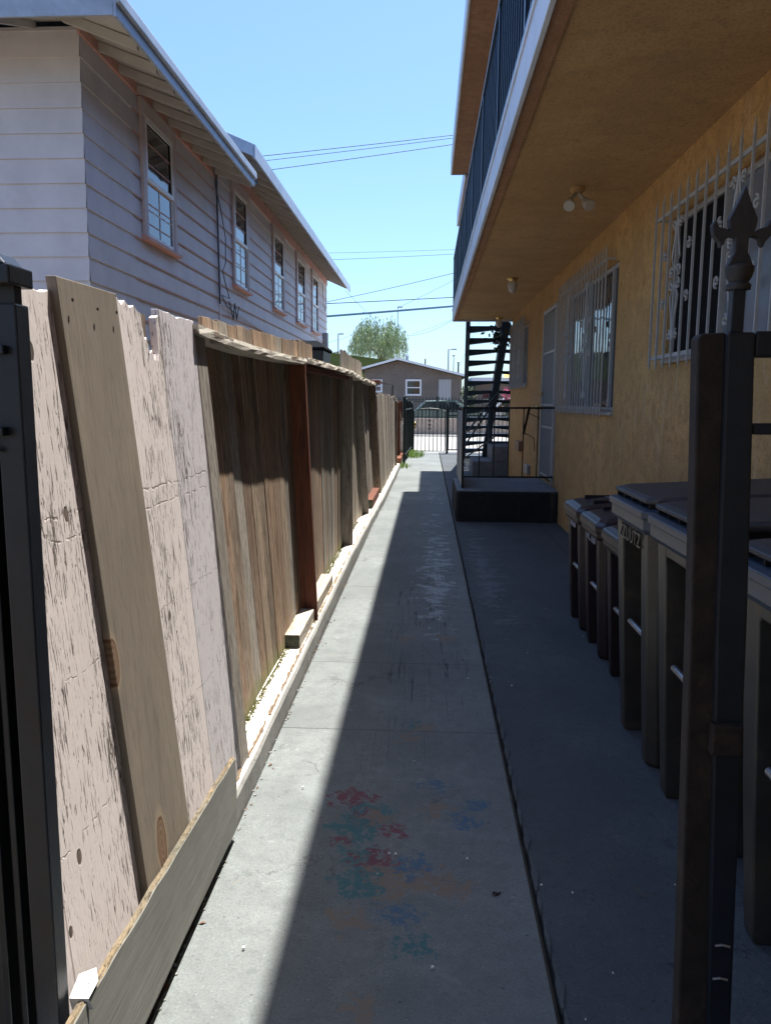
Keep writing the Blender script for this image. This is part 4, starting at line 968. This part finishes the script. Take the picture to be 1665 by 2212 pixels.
m = MB(); m.lathe([(.02, 0), (.03, -.02), (.03, -.05), (.01, -.06)], (-.365, GY-.03, .87), 'y', 12); m.lathe([(.02, 0), (.03, -.02), (.03, -.05), (.01, -.06)], (-.365, GY-.03, .79), 'y', 12); m.build('knob', M_brass, ig, smooth=True)
def iron_post(x, y, z, w=.07, lb=''):
    t = thing('iron_post', lb, 'post', (x, y, 0), 'black iron posts at the far gate'); m = MB(); m.box(x-w/2, x+w/2, y-w/2, y+w/2, 0, z); m.build('shaft', M_iron_far, t, bevel=.005)
    m = MB(); m.lathe([(w*.5, z), (w*.62, z+.015), (w*.4, z+.03), (w*.55, z+.06), (w*.3, z+.10), (.004, z+.14)], (x, y, 0), 'z', 12); m.build('finial', M_iron_far, t, smooth=True)
iron_post(-.46, 22.3, 1.36, .09, 'black iron post on the hinge side left of the arched gate'); iron_post(.56, 22.3, 1.34, .07, 'black iron post on the right side of the arched gate')
iron_post(-.56, 20.2, 1.44, .07, 'black iron post against the end of the timber fence, second from the gate'); iron_post(-.56, 18.6, 1.50, .06, 'black iron post against the timber fence, farthest from the arched gate')
def fence_run(name, lb, x0, x1, y0, y1, z0, z1, dz, sp, wbar, rails, mat=M_iron_far, cat='fence', spears=True, par=None):
    t = thing(name, lb, cat, (x0, y0, 0)); L = math.hypot(x1-x0, y1-y0); n = int(L/sp)
    for z in rails: m = MB(); m.bar((x0, y0, z), (x1, y1, z), wbar*1.6); m.build('rail', mat, t)
    for i in range(n+1):
        f = i/n; x, y = x0+(x1-x0)*f, y0+(y1-y0)*f
        m = MB(); m.bar((x, y, z0), (x, y, z1), wbar)
        if spears: m.add([(x-wbar*1.4, y, z1), (x, y-wbar, z1), (x+wbar*1.4, y, z1), (x, y+wbar, z1), (x, y, z1+.09), (x, y, z1-.03)], [(0, 1, 4), (1, 2, 4), (2, 3, 4), (3, 0, 4), (1, 0, 5), (2, 1, 5), (3, 2, 5), (0, 3, 5)])
        m.build('picket', mat, t)
    return t
fence_run('iron_fence', 'black iron fence panel right of the arched gate, passing behind the staircase', .60, 2.25, 22.3, 22.3, .10, 1.25, 0, .115, .020, (.12, 1.10, 1.22), spears=True)
fence_run('iron_fence', 'short black iron fence return between the arched gate and the timber fence', -.56, -.47, 18.7, 22.2, .10, 1.42, 0, .30, .02, (.2, 1.30))

# ================================================================ across the street
lw = MB(); lw.box(-14, 14, 35.0, 35.2, 0, .74); o = lw.build('low_wall', M_lowwall, bevel=.01); tag(o, 'low tan garden wall across the street below an iron fence', 'wall')
t = fence_run('iron_fence', 'tall green black spear topped iron fence on the low wall across the street', -3.2, 3.6, 35.1, 35.1, .74, 1.62, 0, .145, .024, (.80, 1.48, 1.56))
for x in (-2.2, .42, 3.0):
    m = MB(); m.bar((x, 35.1, .74), (x, 35.1, 1.72), .09); m.build('post', M_iron_far, t)
# pale green car behind that fence
def car(nm, lb, x0, y, mat, L=4.3, h=1.45):
    t = thing(nm, lb, 'car', (x0+L/2, y, 0)); s = L/4.3; k = h/1.45
    prof = [(0, .35), (0, .72), (.12, .86), (.95, .96), (1.45, 1.40), (2.9, 1.45), (3.55, 1.0), (4.2, .92), (4.3, .70), (4.3, .35)]
    m = MB(); m.loft([[(x0+px*s, y+.9*wf-.0, pz*k) for px, pz in prof] for wf in ()] or [[(x0+px*s, y-.85, min(pz, 1.45)*k) for px, pz in prof], [(x0+px*s, y+.85, pz*k) for px, pz in prof]])
    m.build('body', mat, t, bevel=.05)
    m = MB(); m.prism([(x0+1.12*s, y-.86, .98*k), (x0+1.52*s, y-.86, 1.34*k), (x0+2.82*s, y-.86, 1.38*k), (x0+3.36*s, y-.86, 1.0*k)], (0, .02, 0)); m.build('side_window', M_glass, t)
    m = MB(); m.prism([(x0+.98*s, y-.75, .99*k), (x0+1.43*s, y-.75, 1.385*k), (x0+1.43*s, y+.75, 1.385*k), (x0+.98*s, y+.75, .99*k)], (-.02, 0, .01)); m.build('windscreen', M_glass2, t)
    for wx in (.85, 3.4):
        m = MB(); m.lathe([(.30, -.1), (.33, -.08), (.33, .08), (.30, .1)], (x0+wx*s, y-.82, .33), 'y', 20); w_ = m.build('wheel', M_tyre, t, smooth=True, auto=True)
        m = MB(); m.lathe([(.19, -.115), (.17, -.10)], (x0+wx*s, y-.82, .33), 'y', 14); m.build('rim', M_metal, w_)
    return t
car('parked_car', 'pale green parked car behind the iron fence across the street', -1.6, 38, M_car, 4.3, 1.58)
car('parked_car', 'white parked car seen through the staircase treads', 2.5, 41.5, M_carw, 4.2, 1.75)
# hedge strip along that fence
def leafcloud(name, mat, centers, n, size, parent=None, droop=0, seed=1):
    rnd = random.Random(seed); m = MB()
    for i in range(n):
        c, r = rnd.choice(centers); d = Vector((rnd.gauss(0, 1), rnd.gauss(0, 1), rnd.gauss(0, 1))).normalized()*(rnd.random()**.45)
        p = Vector(c)+Vector((d.x*r[0], d.y*r[1], d.z*r[2])); s_ = size*rnd.uniform(.5, 1.3)
        u = Vector((rnd.uniform(-1, 1), rnd.uniform(-1, 1), rnd.uniform(-1, 1)-droop)).normalized()*s_; v = u.orthogonal().normalized(); v = (v*math.cos(rnd.random()*6)+u.normalized().cross(v)*math.sin(rnd.random()*6))*s_*(.45 if not droop else .22)
        m.add([p-u, p+v, p+u, p-v], [(0, 1, 2, 3)])
    return m.build(name, mat, parent)
for (x, lb) in ((-2.4, 'left leafy shrub behind the street fence'), (2.45, 'leafy green shrub at the right corner of the beige house')):
    t = thing('shrub', lb, 'shrub', (x, 43, 0)); hh = 1.1 if x < 0 else 2.3
    leafcloud('foliage', M_leafd, [((x+random.uniform(-.4, .4), 43, hh*f), (.5, .4, .45)) for f in (.3, .6, .85)], 1600, .07, t, seed=int(x*10)); m = MB(); m.tube([(x, 43, -.05), (x, 43, hh*.8)], .04, 6); m.build('stem', M_bark, t)
t = thing('flowering_bush', 'pink flowering bush seen between the staircase and the ochre wall', 'bush', (4.4, 40, 0))
leafcloud('blossom', M_pink, [((4.3, 40, 1.9), (.6, .4, .5)), ((4.7, 40, 1.3), (.6, .4, .5))], 1200, .06, t, seed=5); leafcloud('foliage', M_leafd, [((4.5, 40, 1.2), (.8, .5, .9))], 1000, .07, t, seed=6)
# beige house
bh = thing('beige_house', 'low beige stucco house across the street with a shallow white trimmed gable', 'house', (0, 46, 0))
g = MB(); g.prism([(-3.75, 46, 0), (1.95, 46, 0), (1.95, 46, 2.95), (-1.81, 46, 3.86), (-3.75, 46, 3.32)], (0, 9, 0)); g.build('wall', M_beige, bh)
g = MB(); g.prism([(-4.1, 45.5, 3.28), (-1.81, 45.5, 3.92), (2.25, 45.5, 2.94), (2.25, 45.5, 3.0), (-1.81, 45.5, 4.0), (-4.1, 45.5, 3.36)], (0, 10, 0)); g.build('roof', M_shing, bh)
g = MB(); g.prism([(-4.1, 45.44, 3.25), (-1.81, 45.44, 3.88), (2.25, 45.44, 2.90), (2.25, 45.44, 3.03), (-1.81, 45.44, 4.01), (-4.1, 45.44, 3.38)], (0, .055, 0)); g.build('white_barge_board', M_trim, bh)
for (x0, x1, z0, z1_) in ((-1.34, -.40, 1.82, 2.77), (-3.30, -2.70, 2.0, 2.76)):
    w = part('window', bh, ((x0+x1)/2, 46, z0))
    m = MB(); s = .10
    m.box(x0, x0+s, 45.93, 45.999, z0, z1_); m.box(x1-s, x1, 45.93, 45.999, z0, z1_); m.box(x0+s, x1-s, 45.931, 45.999, z0, z0+s); m.box(x0+s, x1-s, 45.931, 45.999, z1_-s, z1_); m.box(x0+s, x1-s, 45.935, 45.999, (z0+z1_)/2-.03, (z0+z1_)/2+.03)
    m.build('frame', M_trim, w); m = MB(); m.box(x0+s, x1-s, 45.97, 45.99, z0+s, z1_-s); m.build('pane', M_glass, w)
w = part('door', bh, (.97, 46, 0)); m = MB(); m.box(.60, 1.34, 45.93, 45.999, .3, 2.78); m.build('door_panel', M_ironw, w)
m = MB()
for i in range(8): m.box(.66+.085*i, .675+.085*i, 45.90, 45.929, .4, 2.72)
m.build('door_bars', M_trim, w)
g = MB(); g.box(-1.95, -1.65, 45.96, 45.998, 3.42, 3.60); g.build('gable_vent', plain('vent_paint', (.22, .18, .16), .7), bh)
g = MB(); g.tube([(-1.3, 47, 3.6), (-1.3, 47, 4.15)], [.10, .09], 10); g.tube([(-1.3, 47, 4.15), (-1.3, 47, 4.3)], [.14, .05], 10); g.build('flue', M_metal, bh, smooth=True, auto=True)
g = MB(); g.tube([(-.2, 47, 3.5), (-.2, 47, 4.02)], .035, 8); g.build('vent_pipe', M_rust, bh)
gh = thing('olive_roof_house', 'house with an olive green sloping roof behind the beige one', 'house', (-6, 58, 0))
g = MB(); g.box(-12, -2.5, 58, 66, 0, 3.2); g.build('wall', M_beige, gh)
g = MB(); g.add([(-7.2, 57, 5.0), (-2.2, 57.0, 4.35), (-2.2, 56.5, 3.0), (-12.5, 56.5, 3.0), (-12.5, 57, 5.2)], [(0, 1, 2, 3, 4)]); g.add([(-12.5, 57, 5.2), (-7.2, 57, 5.0), (-2.2, 57, 4.35), (-2.2, 66, 4.3), (-12.5, 66, 5.2)], [(0, 1, 2, 3, 4)]); g.build('roof', M_olive, gh)
# right: low white roofed building behind the stairs
rh = thing('white_roof_house', 'low building with a white flat roof seen through the staircase', 'house', (5, 50, 0))
g = MB(); g.box(3.0, 12, 50, 58, 0, 2.7); g.build('wall', M_beige, rh); g = MB(); g.box(2.7, 12.4, 49.4, 58.4, 2.72, 3.0); g.build('roof', M_trim, rh)
g = MB(); g.box(3.5, 4.7, 49.94, 49.99, 1.3, 2.2); g.build('window', M_glass, rh)
g = MB(); g.prism([(4.7, 49.3, 3.02), (5.6, 49.3, 3.02), (5.4, 49.8, 3.35), (4.8, 49.8, 3.35)], (0, .1, 0)); o = g.build('yellow_awning', M_yellow, rh)
# house row further off, closing the horizon
for (x0, x1, y, h, mt, lb) in ((-40, -14, 60, 3.4, M_beige, 'long tan building far off on the left'), (14, 34, 62, 3.5, M_siding, 'pale building far off on the right')):
    t = thing('distant_house', lb, 'house', (x0, y, 0)); g = MB(); g.box(x0, x1, y, y+9, 0, h); g.build('wall', mt, t)
    g = MB(); g.prism([(x0-.4, y-.4, h), (x1+.4, y-.4, h), (x1+.4, y+4.5, h+1.4), (x0-.4, y+4.5, h+1.4)], (0, 0, .1)); g.prism([(x0-.4, y+9.4, h), (x1+.4, y+9.4, h), (x1+.4, y+4.5, h+1.4), (x0-.4, y+4.5, h+1.4)], (0, 0, .1)); g.build('roof', M_shing, t)

# ================================================================ willow-like tree
tr = thing('willow_tree', 'feathery light green tree rising behind the far houses', 'tree', (-5.2, 80, 0))
m = MB(); m.tube([(-4.9, 80, -.1), (-4.9, 80, 3), (-4.8, 80, 5.6), (-4.9, 80, 6.8)], [.42, .36, .30, .2], 10)
random.seed(31)
for i in range(11):
    a = random.uniform(0, 2*PI); r_ = random.uniform(1.2, 2.6); zt_ = random.uniform(7.2, 9.6)
    m.tube([(-4.85, 80, 5.2+random.uniform(-.6, .8)), (-5.1+math.cos(a)*r_*.4, 80+math.sin(a)*r_*.4, 6.8), (-5.3+math.cos(a)*r_, 80+math.sin(a)*r_, zt_)], [.13, .08, .02], 6)
m.build('trunk', M_bark, tr, smooth=True)
rnd = random.Random(77); m = MB()
strands = 620
for i in range(strands):
    # hang strands of narrow leaves from points spread over a lumpy dome
    a = rnd.uniform(0, 2*PI); el = rnd.random()**.8; rr_ = rnd.uniform(.45, 1.0)
    cx_ = -5.25+math.cos(a)*3.15*rr_*math.sqrt(1-el*el*.8); cy_ = 80+math.sin(a)*2.8*rr_*math.sqrt(1-el*el*.8); cz_ = 6.5+el*3.55*rr_+.35*math.sin(a*3+1)
    L = rnd.uniform(.5, 2.0)*(.6+.5*rr_); ox, oy = math.cos(a)*.25, math.sin(a)*.25
    nl = int(L*15)
    for k in range(nl):
        t_ = k/nl; p = Vector((cx_+ox*t_+rnd.gauss(0, .10), cy_+oy*t_+rnd.gauss(0, .10), cz_-L*t_)); s_ = rnd.uniform(.10, .19)
        u = Vector((rnd.uniform(-.6, .6), rnd.uniform(-.6, .6), -1)).normalized()*s_; v = u.orthogonal().normalized(); v = (v*math.cos(rnd.random()*6)+u.normalized().cross(v)*math.sin(rnd.random()*6))*s_*.24
        m.add([p-u, p+v, p+u, p-v], [(0, 1, 2, 3)])
m.build('crown', M_leafw, tr)
t = thing('shrub', 'low grey green treetop left of the willow', 'tree', (-8.8, 76, 0)); leafcloud('foliage', M_leafd, [((-8.9, 76, 5.6), (.9, .7, .7)), ((-8.1, 76, 5.3), (.7, .6, .5))], 900, .12, t, seed=9); m = MB(); m.tube([(-8.8, 76, 0), (-8.8, 76, 5.5)], .12, 6); m.build('trunk', M_bark, t)

# ================================================================ poles and wires
def pole(nm, lb, x, y, z, arm=0, r=.09, head=None, group='distant poles'):
    t = thing(nm, lb, 'pole', (x, y, 0), group); m = MB(); m.tube([(x, y, -.06), (x, y, z)], [r, r*.7], 8)
    if arm: m.tube([(x, y, z-.05), (x+arm, y, z)], .05, 6)
    m.build('shaft', M_metal if arm else M_wire, t)
    m = MB(); hx = x+arm if arm else x; m.box(hx-.28, hx+.28, y-.12, y+.12, z-.08, z+.06) if arm or head else m.lathe([(.05, z), (.15, z+.05), (.15, z+.2), (.05, z+.25)], (x, y, 0), 'z', 10); m.build('lamp_head', M_metal, t)
pole('street_lamp', 'street lamp with a short arm left of the willow', -10.4, 90, 9.1, .35); pole('street_lamp', 'tall pole with a small head rising through the middle of the willow', -3.58, 90, 12.1, .25, .07)
pole('street_lamp', 'street lamp with a flat arm above the beige gable', 2.25, 90, 7.4, .65, .1); pole('street_lamp', 'thin pole with a round head right of the flat armed street lamp', 2.92, 92, 6.7, 0, .05); pole('utility_pole', 'short wooden utility pole beside the staircase', 3.4, 90, 5.8, 0, .12)
def wire(a, b, lb, r=.03, sag=.0, mat=M_wire, y0=60, y1=60, n=14):
    a = Vector((a[0], y0, a[1])); b = Vector((b[0], y1, b[1])); d = b-a; a = a-d*.0
    pth = [a+d*t+Vector((0, 0, -sag*4*t*(1-t))) for t in [i/n for i in range(n+1)]]
    m = MB(); m.tube(pth, r, 6); tag(m.build('cable', mat, smooth=True), lb, 'cable', 'overhead cables')
def ext(p, q, k0, k1):  # extend the line p-q beyond both ends
    d = (q[0]-p[0], q[1]-p[1]); return (p[0]-d[0]*k0, p[1]-d[1]*k0), (q[0]+d[0]*k1, q[1]+d[1]*k1)
for p, q_, lb, r in (((-12.63, 19.64), (1.28, 20.94), 'topmost of the three high cables under the sky', .025), ((-12.39, 19.31), (1.28, 20.74), 'middle of the three high cables', .022), ((-11.92, 18.67), (1.21, 20.28), 'lowest of the three high cables', .025),
                     ((-7.7, 12.66), (1.75, 12.89), 'upper of the two thin cables halfway up the sky', .012), ((-7.7, 12.16), (1.68, 12.56), 'lower of the two thin cables halfway up the sky', .016)):
    a, b = ext(p, q_, .7, .9); wire(a, b, lb, r, .15)
a, b = ext((-7.75, 9.13), (1.65, 11.24), .5, .8); wire(a, b, 'wavy cable rising to the right above the thick blue one', .022, .25)
a, b = ext((-7.75, 8.86), (1.83, 9.33), .5, .8); wire(a, b, 'dark straight cable just above the thick blue one', .035, .05)
a, b = ext((-7.75, 7.93), (1.84, 8.69), .5, .8); wire(a, b, 'thick blue grey cable bundle crossing above the willow', .10, .05, M_wireb)
wire((-6.39, 9.82), (-3.9, 7.4), 'thin cable dropping steeply to the willow crown', .012, .05); wire((-2.1, 8.65), (4.5, 12.0), 'thin cable rising from the tall pole to the right', .012, .1)
wire((-1.5, 6.43), (3.5, 9.0), 'slack low cable right of the willow, deepest sag', .012, .55); wire((-1.25, 6.57), (3.6, 8.5), 'upper slack cable right of the willow', .010, .12)
wire((-7.8, 5.9), (-5.6, 6.6), 'thin cable from the white house toward the willow', .010, .05); wire((2.35, 4.2), (4.6, 9.3), 'thin steep cable left of the staircase', .010, .05)
